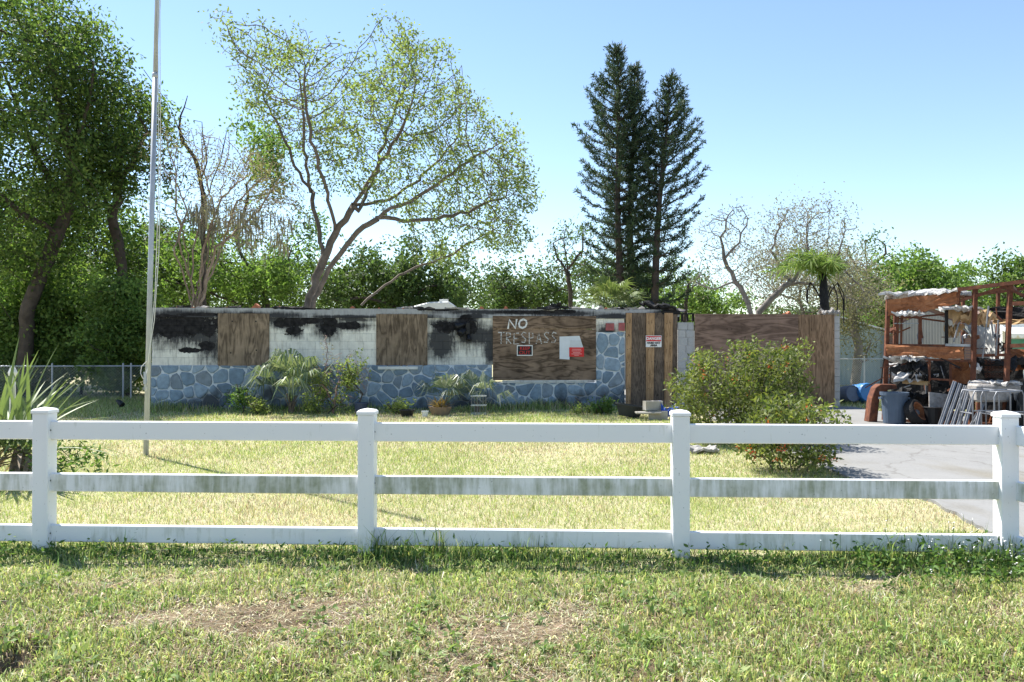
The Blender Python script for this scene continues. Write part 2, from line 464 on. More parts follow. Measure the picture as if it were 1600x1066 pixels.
SOFT = [(hu(285), 2.05, 1.9, 0.62), (hu(250), 2.1, 0.9, 0.6), (hu(328), 1.75, 0.45, 0.75), (hu(740), 1.9, 0.75, 0.5), (hu(690), 1.75, 0.6, 0.7), (hu(765), 1.6, 0.22, 0.9), (hu(555), 2.30, 0.7, 0.1), (hu(430), 2.3, .3, .3), (hu(945), 1.95, 0.4, 0.3)]
HARD = [(hu(452), 2.22, 0.50, 0.20), (hu(458), 2.02, 0.26, 0.18), (hu(513), 2.13, 0.36, 0.32), (hu(545), 2.15, 0.5, 0.13), (hu(486), 2.27, .5, .1), (hu(700), 2.12, 0.5, 0.2), (hu(733), 2.12, 0.24, 0.36), (hu(727), 2.32, 0.24, 0.18), (hu(280), 2.12, 1.7, 0.36), (hu(300), 1.52, 0.5, 0.10), (hu(322), 1.62, .3, .15), (hu(955), 2.13, 0.1, 0.1)]
SOFT += [(a_, b_, c_*1.45, d_*1.5) for a_, b_, c_, d_ in HARD[:8]]
def m_wall(name, base, beam=False):
    n = NT(name); p = n.coord(house)
    so, ha = soot_nodes(n, p, SOFT if not beam else [(hu(290), 2.38, 1.9, 0.2), (hu(400), 2.40, 1.6, 0.13), (hu(630), 2.37, 1.2, .1), (hu(960), 2.4, 1., .1), (hu(780), 2.5, 2.2, .09), (hu(880), 2.47, 1.3, 0.10), (hu(740), 2.40, 0.5, 0.12), (hu(550), 2.37, 1.4, 0.06), (hu(1040), 2.5, 0.5, 0.12)],
                        HARD if not beam else [(hu(840), 2.50, 1.25, 0.06), (hu(727), 2.37, 0.2, 0.1), (hu(1050), 2.52, 0.3, 0.14), (hu(880), 2.52, 0.4, 0.09), (hu(340), 2.42, 1.5, 0.05), (hu(260), 2.36, .6, .1), (hu(480), 2.57, 1., .03), (hu(640), 2.36, .5, .04), (hu(690), 2.56, .8, .05)])
    f = n.noise(p, 3.0, 6, 0.65)
    c = n.ramp(f, [(0.3, tuple(v*0.78 for v in base)), (0.55, base), (0.75, tuple(min(1, v*1.08) for v in base))])
    gr = n.ramp(n.noise(n.scale(p, (5, 1, 1)), 1.6, 6, 0.7), [(0.5, (1, 1, 1)), (0.72, (0.62, 0.61, 0.60))])
    c = n.mix(1.0, c, gr, 'MULTIPLY')
    v = n.ramp(n.objrand(), [(0, 0.93), (1, 1.05)])
    c = n.mix(1.0, c, v, 'MULTIPLY')
    c = n.mix(so, c, (0.03, 0.031, 0.036)); c = n.mix(ha, c, n.ramp(n.noise(p, 9, 4), [(0.35, (0.008, 0.008, 0.009)), (0.7, (0.035, 0.033, 0.035))]))
    return n.done(c, 0.88, normal=n.bump(n.noise(p, 30, 5, 0.7), 0.5, 0.008), spec=0.15)
M_BLOCK = m_wall('painted_block', (0.78, 0.76, 0.68)); M_BEAM = m_wall('tie_beam_concrete', (0.37, 0.375, 0.385), True)
M_MORTAR = m_wall('mortar', (0.56, 0.56, 0.53))
M_CMU = m_conc('bare_block', (0.40, 0.40, 0.40), 0.15)

# openings: spans along u where the upper wall has no blocks
opens = [B1, B2, B3]
def spans(z, u0, u1):
    r = [(u0, u1)]
    for a, b, z0, z1 in opens:
        if z0 - 0.06 < z < z1 + 0.1:
            a += 0.06; b -= 0.06; q = []
            for s, e in r:
                if b <= s or a >= e: q.append((s, e)); continue
                if s < a: q.append((s, a))
                if e > b: q.append((b, e))
            r = q
    return r
UC = hu(931)
cache = {}
def block(w, h, d=0.19):
    k = (round(w, 3), round(h, 3), round(d, 3))
    if k not in cache:
        mb = MB(); mb.box((0, 0, 0), (k[0], k[2], k[1])); me = mb.mesh('wall_block')
        bm = bmesh.new(); bm.from_mesh(me); bmesh.ops.bevel(bm, geom=bm.edges[:], offset=0.006, segments=1, affect='EDGES', clamp_overlap=True); bm.to_mesh(me); bm.free()
        cache[k] = me
    return cache[k]
def put_blocks(u0, u1, z0, n, h, mat, mat_name, first=0, y=0.0, sp=spans):
    for c in range(n):
        z = z0 + c*h
        for s, e in sp(z + h/2, u0, u1):
            u = u0 - (0.2 if (c+first) % 2 else 0.0)
            while u < e:
                a, b = max(u, s), min(u+0.405, e)
                if b - a > 0.05:
                    me = block(b-a-0.007, h-0.007)
                    if not me.materials: me.materials.append(mat)
                    o = link('wall_block', me, None, house); o.location = (a+0.0035, y + random.uniform(0, .004), z+0.0035)
                    if o.material_slots and mat is not me.materials[0]:
                        o.material_slots[0].link = 'OBJECT'; o.material_slots[0].material = mat
                u += 0.405
nc = 6; hh = (ZB-ZS)/nc
put_blocks(0.0, UC, ZS, nc, hh, M_BLOCK, 'b')
put_blocks(UC, US-0.02, 1.99, 2, (ZB-1.99)/2, M_BLOCK, 'b', sp=lambda z, a, b: [(a, b)])
# mortar bed behind the blocks and the stone facing
def slab(name, boxes, mat, par=None):
    mb = MB()
    for a, b in boxes: mb.box(a, b)
    return mb.obj(name, mat, par or house)
cuts = []
for z0, z1 in [(ZS, B3[2]), (B3[2], B1[2]), (B1[2], ZB)]:
    pass
for s, e in spans(1.6, 0.0, US-0.02):
    slab('mortar_bed', [((s+0.012, 0.011, 1.15), (e-0.012, 0.18, ZB-0.002))], M_MORTAR)
for a, b, z0, z1 in opens[:2]:
    if z1 < ZB: slab('lintel', [((a+0.07, 0.01, z1+0.004), (b-0.07, 0.18, ZB-0.003))], M_MORTAR)
UB = hu(1062)
slab('tie_beam', [((-0.03, -0.025, ZB), (hu(520), 0.2, ZT)), ((hu(520)+0.006, -0.022, ZB+0.002), (hu(770), 0.2, ZT-0.006)), ((hu(770)+0.008, -0.026, ZB), (hu(1033), 0.2, ZT-0.004)), ((hu(1033)+0.01, 0.0, ZB+0.05), (UB, 0.2, ZT-0.03))], M_BEAM)
# other walls of the shell
M_SHELL = m_wall('shell_wall', (0.5, 0.5, 0.48))
slab('side_wall', [((-0.0, 0.205, 0), (0.19, 9.0, 2.5))], M_SHELL)
slab('side_wall', [((HLEN-0.19, 0.6, 0), (HLEN, 9.0, 2.35))], M_SHELL)
slab('back_wall', [((0.195, 8.8, 0), (HLEN*0.45, 9.0, 2.3)), ((HLEN*0.55, 8.8, 0), (HLEN-0.195, 9.0, 2.2))], M_SHELL)
slab('floor_slab', [((0.2, 0.21, -0.05), (HLEN-0.2, 8.79, 0.06))], M_CMU)
# right pier beside the door and the end column
for c in range(11):
    z = c*0.205
    for a, b in ((UE+0.02, UE+0.02+(UG0-UE-0.03)*(0.5 if c % 2 else 0.62)), (UE+0.03+(UG0-UE-0.03)*(0.5 if c % 2 else 0.62), UG0-0.01)):
        me = block(b-a, 0.197); o = link('wall_block', me, M_CMU, house); o.location = (a, 0.01, z)
        if me.materials[0] is not M_CMU: o.material_slots[0].link = 'OBJECT'; o.material_slots[0].material = M_CMU
for c in range(12):
    me = block(HLEN-UG1-0.0, 0.197, 0.4); o = link('wall_block', me, M_CMU, house); o.location = (UG1+0.012, 0.005+0.004*(c % 2), c*0.203)
    if me.materials[0] is not M_CMU: o.material_slots[0].link = 'OBJECT'; o.material_slots[0].material = M_CMU

# ---- crazy-paving stone facing, each stone a piece
def m_stone():
    n = NT('blue_grey_stone'); p = n.coord(house); r = n.objrand()
    base = n.ramp(r, [(0, (0.155, 0.215, 0.275)), (0.35, (0.215, 0.29, 0.36)), (0.7, (0.29, 0.37, 0.445)), (1, (0.21, 0.245, 0.275))])
    v = n.ramp(n.noise(p, 7, 6, 0.7), [(0.3, 0.7), (0.7, 1.22)])
    c = n.mix(1.0, base, v, 'MULTIPLY')
    s = n.node('ShaderNodeSeparateXYZ', 0, Vector=p).node
    st = n.math('SUBTRACT', n.math('ADD', n.noise(p, 1.1, 5, 0.6), n.math('MULTIPLY', n.math('SUBTRACT', 0.45, s.outputs[2]), 0.35)), 0.0)
    c = n.mix(n.ramp(st, [(0.52, 0), (0.68, 0.85)]), c, (0.035, 0.034, 0.034))        # algae and soot splashed up from the bed
    return n.done(c, 0.8, normal=n.bump(n.noise(p, 14, 6, 0.7), 0.6, 0.02), spec=0.25)
def m_joint():
    n = NT('pale_painted_joint'); p = n.coord(house)
    c = n.ramp(n.noise(p, 2.2, 6, 0.7), [(0.30, (0.22, 0.24, 0.26)), (0.45, (0.55, 0.60, 0.64)), (0.62, (0.72, 0.76, 0.79))])
    s = n.node('ShaderNodeSeparateXYZ', 0, Vector=p).node
    st = n.math('ADD', n.noise(p, 1.1, 5, 0.6), n.math('MULTIPLY', n.math('SUBTRACT', 0.4, s.outputs[2]), 0.35))
    c = n.mix(n.ramp(st, [(0.5, 0), (0.66, 0.8)]), c, (0.05, 0.05, 0.05))
    return n.done(c, 0.9, normal=n.bump(n.noise(p, 30, 4), 0.4, 0.01), spec=0.1)
M_STONE, M_JOINT = m_stone(), m_joint()
Z3 = B3[2] - 0.07
regions = [(0.0, B3[0]-0.02, 0.0, ZS), (B3[0]-0.02, UC, 0.0, Z3), (UC, US-0.02, 0.0, 1.985)]
slab('stone_backing', [((a+0.001*i, -0.012 - 0.002*i, -0.1), (b, 0.19, d)) for i, (a, b, c, d) in enumerate(regions)], M_JOINT)
def clip(poly, nx_, nz_, c):             # keep points with nx*x+nz*z <= c
    out = []
    for (x0, z0), (x1, z1) in zip(poly, poly[1:] + poly[:1]):
        a, b = nx_*x0+nz_*z0-c, nx_*x1+nz_*z1-c
        if a <= 0: out.append((x0, z0))
        if (a < 0 < b) or (b < 0 < a):
            t = a/(a-b); out.append((x0+(x1-x0)*t, z0+(z1-z0)*t))
    return out
cell = 0.34; seeds = []
for j in range(-1, 7):
    for i in range(-1, int(US/cell)+2):
        seeds.append(((i+0.5*(j % 2)+random.uniform(-.46, .46))*cell, (j+0.5+random.uniform(-.44, .44))*cell*0.95))
for k, (sx, sz) in enumerate(seeds):
    poly = [(sx-1, sz-1), (sx+1, sz-1), (sx+1, sz+1), (sx-1, sz+1)]
    for (tx, tz) in seeds:
        dx, dz = tx-sx, tz-sz; L = math.hypot(dx, dz)
        if 0 < L < 1.1:
            poly = clip(poly, dx/L, dz/L, (dx*sx+dz*sz)/L + L/2 - random.uniform(0.010, 0.019))
            if len(poly) < 3: break
    if len(poly) < 3: continue
    q = []                                # round the corners, then wobble
    for (x0, z0), (x1, z1) in zip(poly, poly[1:] + poly[:1]):
        if math.hypot(x1-x0, z1-z0) < 0.02: q.append(((x0+x1)/2, (z0+z1)/2)); continue
        q += [(x0+(x1-x0)*.2, z0+(z1-z0)*.2), (x0+(x1-x0)*.8, z0+(z1-z0)*.8)]
    poly = [(x+random.uniform(-.008, .008), z+random.uniform(-.008, .008)) for x, z in q]
    for (a, b, c, d) in regions:
        pc = clip(clip(clip(clip(poly, 1, 0, b-0.006), -1, 0, -a-0.006), 0, 1, d-0.006), 0, -1, -c)
        if len(pc) < 3: continue
        ar = abs(sum(x0*z1-x1*z0 for (x0, z0), (x1, z1) in zip(pc, pc[1:]+pc[:1])))/2
        if ar < 0.004: continue
        cx, cz = sum(p[0] for p in pc)/len(pc), sum(p[1] for p in pc)/len(pc); n = len(pc); th = random.uniform(0.026, 0.042)
        tx, tz = random.uniform(-.02, .02), random.uniform(-.02, .02)
        vs_ = [(x-cx, 0.02, z-cz) for x, z in pc] + [(x-cx, -th*0.6, z-cz) for x, z in pc] + [((x-cx)*.86, -th + tx*(x-cx) + tz*(z-cz), (z-cz)*.86) for x, z in pc]
        fs_ = [tuple(range(2*n, 3*n))] + [(l*n+i, l*n+(i+1) % n, (l+1)*n+(i+1) % n, (l+1)*n+i) for l in range(2) for i in range(n)]
        me = MB().add(vs_, fs_).mesh('stone'); o = link('stone', me, M_STONE, house); o.location = (cx, -0.01, cz)

# ---- plywood
def m_ply(name, a, b, grain=(1, 1, 7), fig=2.2, dark=0.5, loc=(0, 0, 0)):
    n = NT(name); p = n.vmath('ADD', n.coord(), loc)
    q = n.scale(p, grain)
    wv = n.noise(q, fig, 3, 0.5, 0.6); rings = n.math('FRACT', n.math('MULTIPLY', wv, 5.5))
    rings = n.math('ABSOLUTE', n.math('SUBTRACT', rings, 0.5))
    fine = n.noise(n.scale(p, tuple(g*6 if g > 2 else g for g in grain)), 5, 4, 0.7)
    f = n.math('ADD', n.math('MULTIPLY', rings, 1.0), n.math('MULTIPLY', fine, 0.5))
    c = n.ramp(f, [(0.22, tuple(v*.76 for v in a)), (0.45, tuple((v+w_)*.5 for v, w_ in zip(a, b))), (0.66, tuple(v*1.08 for v in b))])
    we = n.ramp(n.noise(p, 1.7, 5, 0.65), [(0.3, dark), (0.62, 1.12)])
    kn = n.ramp(n.noise(p, 6.0, 2, 0.4), [(0.70, 1), (0.76, 0.45)])
    return n.done(n.mix(1.0, n.mix(1.0, c, we, 'MULTIPLY'), kn, 'MULTIPLY'), 0.85, normal=n.bump(f, 0.25, 0.006), spec=0.12)
M_PLY1 = m_ply('plywood_grey_brown', (0.14, 0.105, 0.075), (0.25, 0.19, 0.135), (3.6, 1, .6), 1.5)
M_PLY3 = m_ply('plywood_dark_figured', (0.105, 0.072, 0.050), (0.235, 0.165, 0.115), (0.7, 1, 3.2), 1.5)
M_PLYD = m_ply('plywood_weathered_dark', (0.10, 0.076, 0.06), (0.18, 0.135, 0.10), (9, 1, 0.8))
M_PLYG = m_ply('plywood_reddish', (0.16, 0.105, 0.078), (0.245, 0.165, 0.125), (0.6, 1, 3.0), 1.3, 0.7)
M_PLYR = m_ply('plywood_tan', (0.17, 0.108, 0.066), (0.29, 0.19, 0.12), (6, 1, 0.7), 1.8, 0.7)
M_STUD = m_ply('fresh_stud', (0.29, 0.175, 0.09), (0.39, 0.25, 0.14), (8, 1, 0.6), 2.0, 0.75)
M_NAIL = plain('nail_head', (0.03, 0.025, 0.02), 0.6)
def board(r, mat, y=-0.03, th=0.018, nails=True, name='plywood_board', par=None):
    u0, u1, z0, z1 = r
    mb = MB(); mb.box((u0, y, z0), (u1, y+th, z1)); o = mb.obj(name, mat, par or house)
    if nails:
        nx_ = max(2, int((u1-u0)/0.4)); nz_ = max(2, int((z1-z0)/0.4))
        for i in range(nx_+1):
            for j in range(nz_+1):
                if i in (0, nx_) or j in (0, nz_) :
                    if random.random() < 0.45:
                        u = u0+0.03+(u1-u0-0.06)*i/nx_; z = z0+0.03+(z1-z0-0.06)*j/nz_
                        m2 = MB(); m2.tube([(u, y-0.004, z), (u, y+0.002, z)], 0.011, 6); m2.obj('nail', M_NAIL, o)
    return o
bo1 = board(B1, M_PLY1); bo2 = board(B2, M_PLY1)
for (fx, fz) in ((0.28, 0.85), (0.74, 0.85), (0.25, 0.25), (0.75, 0.3)):
    u = B1[0]+(B1[1]-B1[0])*fx; z = B1[2]+(B1[3]-B1[2])*fz
    m2 = MB(); m2.tube([(u, -0.036, z), (u, -0.028, z)], 0.022, 8); m2.obj('bolt', M_NAIL, bo1)
zs = hz(850, 514)
bo3 = board((B3[0], B3[1], B3[2], zs-0.012), M_PLY3, -0.034); bo3b = board((B3[0]-0.003, B3[1]-0.004, zs, B3[3]), M_PLY3, -0.034)
board((B3[0]+0.01, B3[1]-0.25, zs-0.011, zs-0.001), M_STUD, -0.026, 0.012, False, 'batten')
M_WHITE = plain('old_white_trim', (0.68, 0.68, 0.64), 0.7, var=0.1)
slab('window_sill', [((hu(591), -0.09, B2[2]-0.085), (hu(653), 0.02, B2[2]-0.012))], M_WHITE)
slab('window_sill', [((hu(785), -0.06, Z3+0.005), (hu(918), 0.02, B3[2]-0.006))], M_MORTAR)
door = board(BD, M_PLYD, -0.03)
for a, b in ((977, 986), (1008.5, 1021.5), (1037, 1050)):
    u0, u1 = hu(a), hu(b); wd = (u1-u0)
    mb = MB(); mb.prism([(u0, 0.02), (u1-0.03, 0.02), (u1+0.01, BD[3]-0.005), (u0+0.01, BD[3]-0.005)], -0.068, -0.0305)
    st = mb.obj('stud', M_STUD, house)
    for j in range(7):
        for s in (0.3, 0.7):
            z = 0.15+j*0.34; m2 = MB(); m2.tube([(u0+wd*s, -0.071, z+s*.06), (u0+wd*s, -0.066, z+s*.06)], 0.01, 6); m2.obj('nail', M_NAIL, st)
ug = hu(1247)
board((BG[0], ug-0.004, 1.28, BG[3]), M_PLYG, -0.03); board((BG[0], ug-0.004, BG[2], 1.272), M_PLYG, -0.03); board((ug, BG[1], BG[2], BG[3]-0.01), M_PLYR, -0.032)
for px in (1112, 1160, 1218):
    mb = MB(); u = hu(px); mb.prism([(u, 1.0), (u+0.11, 1.0), (u+0.06, BG[3]-0.03), (u-0.04, BG[3]-0.03)], -0.036, -0.0305); mb.obj('batten', M_PLYG, house)
# dark openings, burnt framing and scraps above door and pier
M_CHAR = plain('charred_wood', (0.016, 0.015, 0.015), 0.85, var=0.5, bump=0.8)
M_ASH = plain('ash_scrap', (0.30, 0.28, 0.26), 0.95, var=0.35, scale=12, bump=0.8)
M_TERRA = plain('terracotta_shard', (0.36, 0.13, 0.07), 0.85, var=0.3, scale=14)
slab('burnt_header', [((hu(1033)+0.02, -0.045, ZB+0.11), (hu(1062), 0.15, ZT-0.035))], M_CHAR)
mb = MB()
for px in (1060, 1066, 1074, 1083): mb.box((hu(px), 0.05, 2.27), (hu(px)+0.045, 0.12, 2.47), Matrix.Rotation(random.uniform(-.08, .08), 3, 'Y'))
mb.box((hu(1059), 0.03, 2.455), (hu(1086), 0.14, 2.495)); mb.obj('burnt_blocking', M_CHAR, house)
def scrap(name, c, sx, sy, sz, mat, seed, rz=0, tilt=0, par=None, nx=7, ny=5):
    r = random.Random(seed); vs_ = []; fs_ = []
    for j in range(ny+1):
        for i in range(nx+1):
            u, v = i/nx-.5, j/ny-.5; e = 1+0.25*r.uniform(-1, 1)*(i in (0, nx) or j in (0, ny))
            vs_.append((u*sx*e, v*sy*e, sz*(r.random()+0.6*math.sin(5*u+seed)*math.cos(4*v))))
    for j in range(ny):
        for i in range(nx):
            a = j*(nx+1)+i; fs_.append((a, a+1, a+nx+2, a+nx+1))
    m = len(vs_); vs_ += [(x, y, z-0.02-0.25*sz) for x, y, z in vs_]; fs_ += [tuple(reversed([k+m for k in f])) for f in fs_]
    ring = [j for j in range(nx+1)] + [(j+1)*(nx+1)+nx for j in range(ny)] + [ny*(nx+1)+i for i in range(nx-1, -1, -1)] + [j*(nx+1) for j in range(ny-1, 0, -1)]
    fs_ += [(b, a, a+m, b+m) for a, b in zip(ring, ring[1:]+ring[:1])]
    R = Matrix.Rotation(rz, 3, 'Z') @ Matrix.Rotation(tilt, 3, 'Y'); c = Vector(c)
    return MB().add([c + R @ Vector(v) for v in vs_], fs_).obj(name, mat, par)
scrap('roofing_scrap', (hu(1030), 0.1, ZT+0.06), 0.8, 0.35, 0.10, M_CHAR, 3, 0.1, 0.12, house)
scrap('roofing_scrap', (hu(1050), 0.15, ZT+0.02), 0.6, 0.3, 0.08, plain('old_roofing', (0.12, 0.11, 0.11), 0.9, var=0.4), 5, 0.1, 0.3, house)
scrap('roofing_scrap', (hu(862), 0.05, ZT+0.01), 0.9, 0.25, 0.06, M_CHAR, 8, 0, -0.05, house)
scrap('roofing_scrap', (hu(868), 0.05, ZT+0.06), 0.3, 0.2, 0.10, M_CHAR, 9, 0, -0.5, house)
scrap('insulation_scrap', (hu(1296), 0.1, BG[3]+0.03), 0.42, 0.3, 0.10, M_ASH, 10, 0, 0.0, house)
scrap('insulation_scrap', (hu(1306), 0.1, BG[3]+0.0), 0.2, 0.3, 0.14, M_ASH, 11, 0, 0.3, house)
for i in range(26):
    r = random.Random(100+i); px = r.uniform(245, 1050); scrap('roofing_scrap', (hu(px), r.uniform(.03, .14), ZT+.005), r.uniform(.15, .6), r.uniform(.1, .2), r.uniform(.02, .06), r.choice([M_CHAR, M_CHAR, M_ASH]), 200+i, r.uniform(-.2, .2), r.uniform(-.12, .12), house, 5, 3)
for px, s in ((277, .1), (300, .08), (315, .1), (354, .11), (398, .2), (436, .1), (550, .13), (592, .06), (630, .07), (712, .12), (752, .12), (790, .14), (940, .16), (948, .1), (1234, .14), (1228, .09), (905, .07)):
    r = random.Random(px); mb = MB()
    z0 = (ZT if px < 1040 else BG[3]) - 0.01; u = hu(px)
    pts = [(u-s*.6*r.uniform(.6, 1), z0), (u+s*.6*r.uniform(.6, 1), z0), (u+s*.5*r.uniform(.4, 1), z0+s*.45*r.uniform(.6, 1.2)), (u+s*.1*r.uniform(-1, 1), z0+s*.8*r.uniform(.5, 1)), (u-s*.5*r.uniform(.4, 1), z0+s*.4*r.uniform(.5, 1))]
    mb.prism(pts, 0.02, 0.02+s*1.3); mb.obj('roof_tile_shard', M_TERRA if px != 940 else M_ASH, house)
# faded red shutter remnant beside the door
M_RED0 = plain('faded_red_paint', (0.33, 0.10, 0.10), 0.8, var=0.35)
slab('red_panel', [((hu(946), -0.05, 2.03), (hu(959), -0.028, 2.22)), ((hu(966), -0.05, 2.02), (hu(976), -0.028, 2.23))], M_RED0)
M_BLACK = plain('black_enamel', (0.012, 0.012, 0.013), 0.5)
def text_mesh(s, size, name, bold=0.0, sx=1.0):
    cu = bpy.data.curves.new('t', 'FONT'); cu.body = s; cu.size = size; cu.align_x = 'CENTER'; cu.align_y = 'CENTER'; cu.extrude = 0.002; cu.offset = bold; cu.space_line = 0.85
    o = bpy.data.objects.new('t', cu); COL.objects.link(o)
    dgp = bpy.context.evaluated_depsgraph_get(); dgp.update()
    me = bpy.data.meshes.new_from_object(o.evaluated_get(dgp)); me.name = name
    bpy.data.objects.remove(o); bpy.data.curves.remove(cu)
    me.transform(Matrix.Rotation(math.radians(90), 4, 'X') @ Matrix.Diagonal((sx, 1, 1, 1)))
    return me
# ---- painted warning on the big board
def m_paint(name, cov, col=(0.74, 0.74, 0.72)):
    n = NT(name); p = n.coord(house)
    b = n.t.nodes.new('ShaderNodeBsdfPrincipled'); n.put(b.inputs['Base Color'], col); b.inputs['Roughness'].default_value = 0.8
    t = n.t.nodes.new('ShaderNodeBsdfTransparent'); mx = n.t.nodes.new('ShaderNodeMixShader')
    n.put(mx.inputs[0], n.ramp(n.noise(p, 22, 5, 0.7), [(0.62-cov*0.45, 0.0), (0.78-cov*0.45, 0.95)]))
    n.t.links.new(t.outputs[0], mx.inputs[1]); n.t.links.new(b.outputs[0], mx.inputs[2]); n.t.links.new(mx.outputs[0], n.out.inputs[0]); return n.m
STK = {'N': [[(0, 0), (0, 1), (.75, 0), (.75, 1)]], 'O': [[(.4, 1), (.1, .85), (0, .5), (.1, .15), (.4, 0), (.7, .15), (.8, .5), (.7, .85), (.4, 1)]],
       'T': [[(0, 1), (.8, 1)], [(.4, 1), (.38, 0)]], 'R': [[(.1, 0), (.08, 1), (.6, .95), (.65, .65), (.12, .5), (.7, 0)]], 'E': [[(.7, 1), (.08, .98), (.05, 0), (.72, .02)], [(.06, .5), (.6, .52)]],
       'S': [[(.7, .9), (.35, 1), (.08, .78), (.3, .55), (.65, .35), (.5, .05), (.05, .08)]], 'P': [[(.1, 0), (.08, 1), (.6, .93), (.62, .55), (.1, .48)]], 'A': [[(0, 0), (.38, 1), (.75, 0)], [(.15, .38), (.6, .38)]]}
def painted(word, px0, px1, py0, py1, wd, mat, slant, par):
    n = len(word); u0, u1 = hu(px0), hu(px1); z1, z0 = hz(px0, py0), hz(px0, py1); cw = (u1-u0)/n
    for i, c in enumerate(word):
        dz = random.uniform(-.02, .02); mb = MB()
        for si, st in enumerate(STK[c]):
            pts = [Vector((u0+cw*(i+0.05+x*0.95)+slant*y, 0, z0+dz+(z1-z0)*y)) for x, y in st]; k = -0.0375 - 0.0006*si; L = []; R = []
            for j, q in enumerate(pts):
                t = (pts[min(j+1, len(pts)-1)]-pts[max(j-1, 0)]).normalized(); s = Vector((-t.z, 0, t.x))*wd/2*random.uniform(.85, 1.15)
                q = q + t*wd*(.3 if j == len(pts)-1 else -.3 if j == 0 else 0); L.append((q.x+s.x, k, q.z+s.z)); R.append((q.x-s.x, k, q.z-s.z))
            m = len(pts); mb.add(L+R, [(j, j+1, m+j+1, m+j) for j in range(m-1)])
        mb.obj('painted_letter', mat, par)
painted('NO', 793, 825, 500, 513.5, 0.05, m_paint('white_spray_paint', 0.75), 0.03, bo3b)
painted('TRESPASS', 778, 872, 520, 537, 0.026, m_paint('faded_spray_paint', 0.55, (0.6, 0.6, 0.58)), 0.0, bo3)

# ---- signs (things of their own, hung on the boards)
def hw(u, y, z): return HL + HD*u + Vector((-HD.y, HD.x, 0))*y + Vector((0, 0, z))
def flat(name, col, rough=0.5): return plain(name, col, rough, var=0.05)
M_SRED = flat('sign_red', (0.62, 0.03, 0.03)); M_SBLK = flat('sign_black', (0.012, 0.012, 0.014)); M_SWHT = flat('sign_white', (0.78, 0.78, 0.77))
def sign(name, label, px0, px1, py0, py1, y, backs, texts):
    u0, u1 = hu(px0), hu(px1); z1, z0 = hz((px0+px1)/2, py0), hz((px0+px1)/2, py1); W, Ht = u1-u0, z1-z0
    t = thing(name, label, 'sign', hw((u0+u1)/2, y, z0), HRZ)
    for k, (nm, mat, a, b, c, d) in enumerate(backs):
        mb = MB(); mb.box(((a-.5)*W, -0.003-0.003*k, c*Ht), ((b-.5)*W, 0.0 if k == 0 else -0.0025-0.003*(k-1)-0.0005, d*Ht)); mb.obj(nm, mat, t)
    for (s, mat, size, cx, cz, bold, sx) in texts:
        o = link('lettering', text_mesh(s, size*Ht, 'lettering', bold, sx), mat, t); o.location = ((cx-.5)*W, -0.003*len(backs)-0.003, cz*Ht)
    return t
sign('keep_out_sign', 'black KEEP OUT sign with red letters and white border on plywood', 807.5, 832, 539.5, 556, -0.035,
     [('sign_plate', M_SWHT, 0, 1, 0, 1), ('sign_face', M_SBLK, .05, .95, .08, .92)], [('KEEP', M_SRED, .46, .5, .69, .0, .95), ('OUT', M_SRED, .46, .5, .28, .0, 1.1)])
sign('danger_sign', 'red and white DANGER HARD HAT AREA sign on boarded door', 1008, 1032.5, 524.5, 542.5, -0.072,
     [('sign_plate', M_SWHT, 0, 1, 0, 1), ('sign_face', M_SRED, .03, .97, .50, .96)], [('DANGER', M_SWHT, .34, .5, .73, .004, .95), ('HARD HAT', M_SBLK, .235, .5, .36, .003, 1.0), ('AREA', M_SBLK, .235, .5, .14, .003, 1.05)])
pp = thing('posted_paper', 'white torn paper notice stapled to the large plywood board', 'paper', hw(hu(874), -0.036, hz(890, 562)), HRZ)
W = hu(911)-hu(874); Hh = hz(890, 525)-hz(890, 562)
mb = MB(); mb.prism([(0, 0.02), (W*.42, 0), (W*.42, Hh*.52), (W*1.0, Hh*.50), (W*.84, Hh), (0, Hh*.97)], -0.004, 0.0); mb.obj('sheet', flat('paper_white', (0.66, 0.69, 0.72), 0.8), pp)
mb = MB(); mb.add([(W*.42, -0.005, Hh*.52), (W*1.0, -0.005, Hh*.5), (W*.9, -0.02, Hh*.8), (W*.45, -0.016, Hh*.82)], [(0, 1, 2, 3)]); mb.obj('folded_flap', flat('paper_grey', (0.58, 0.61, 0.64), 0.8), pp)
sign('red_notice', 'small red printed notice below the white paper on plywood', 889, 912, 543, 557.5, -0.044, [('sign_face', M_SRED, 0, 1, 0, 1)],
     [])

rn = bpy.data.objects['red_notice']
for k, (w0, z) in enumerate(((.6, .8), (.66, .62), (.5, .44), (.7, .3), (.3, .16))):     # lines of print too small to read
    mb = MB(); ww = (hu(912)-hu(889))*w0/2; h = (hz(900, 543)-hz(900, 557.5)); mb.box((-ww, -0.0062, z*h-0.008), (ww, -0.0035, z*h+0.008)); mb.obj('print_line', flat('print_pink', (0.75, 0.35, 0.33)), rn)
fl = thing('burnt_floodlight', 'melted black twin floodlight hanging on the sooty wall', 'lamp', hw(hu(727), -0.01, hz(727, 522)), HRZ)
mb = MB(); mb.lathe([(0.0, 0), (0.075, 0), (0.08, 0.05), (0.06, 0.07), (0, 0.075)], 12); me = mb.mesh('x')
mb = MB(); mb.box((0.0, -0.07, -0.02), (0.12, 0.0, 0.30)); mb.obj('mount_box', M_BLACK, fl, bevel=0.012)
def lampcup(name, a, b, r):
    a, b = Vector(a), Vector(b); t = (b-a)
    mb = MB(); mb.tube([a, a+t*.25, a+t*.5, a+t*.95, b, b-t*.04, a+t*.6], [r*.35, r*.5, r*.85, r, r*1.02, r*.86, r*.5], 14); return mb.obj(name, M_BLACK, fl, smooth=True)
lampcup('lamp_head', (0.02, -0.06, 0.12), (-0.14, -0.2, 0.0), 0.10); lampcup('lamp_head', (0.0, -0.06, 0.26), (-0.26, -0.16, 0.18), 0.095)
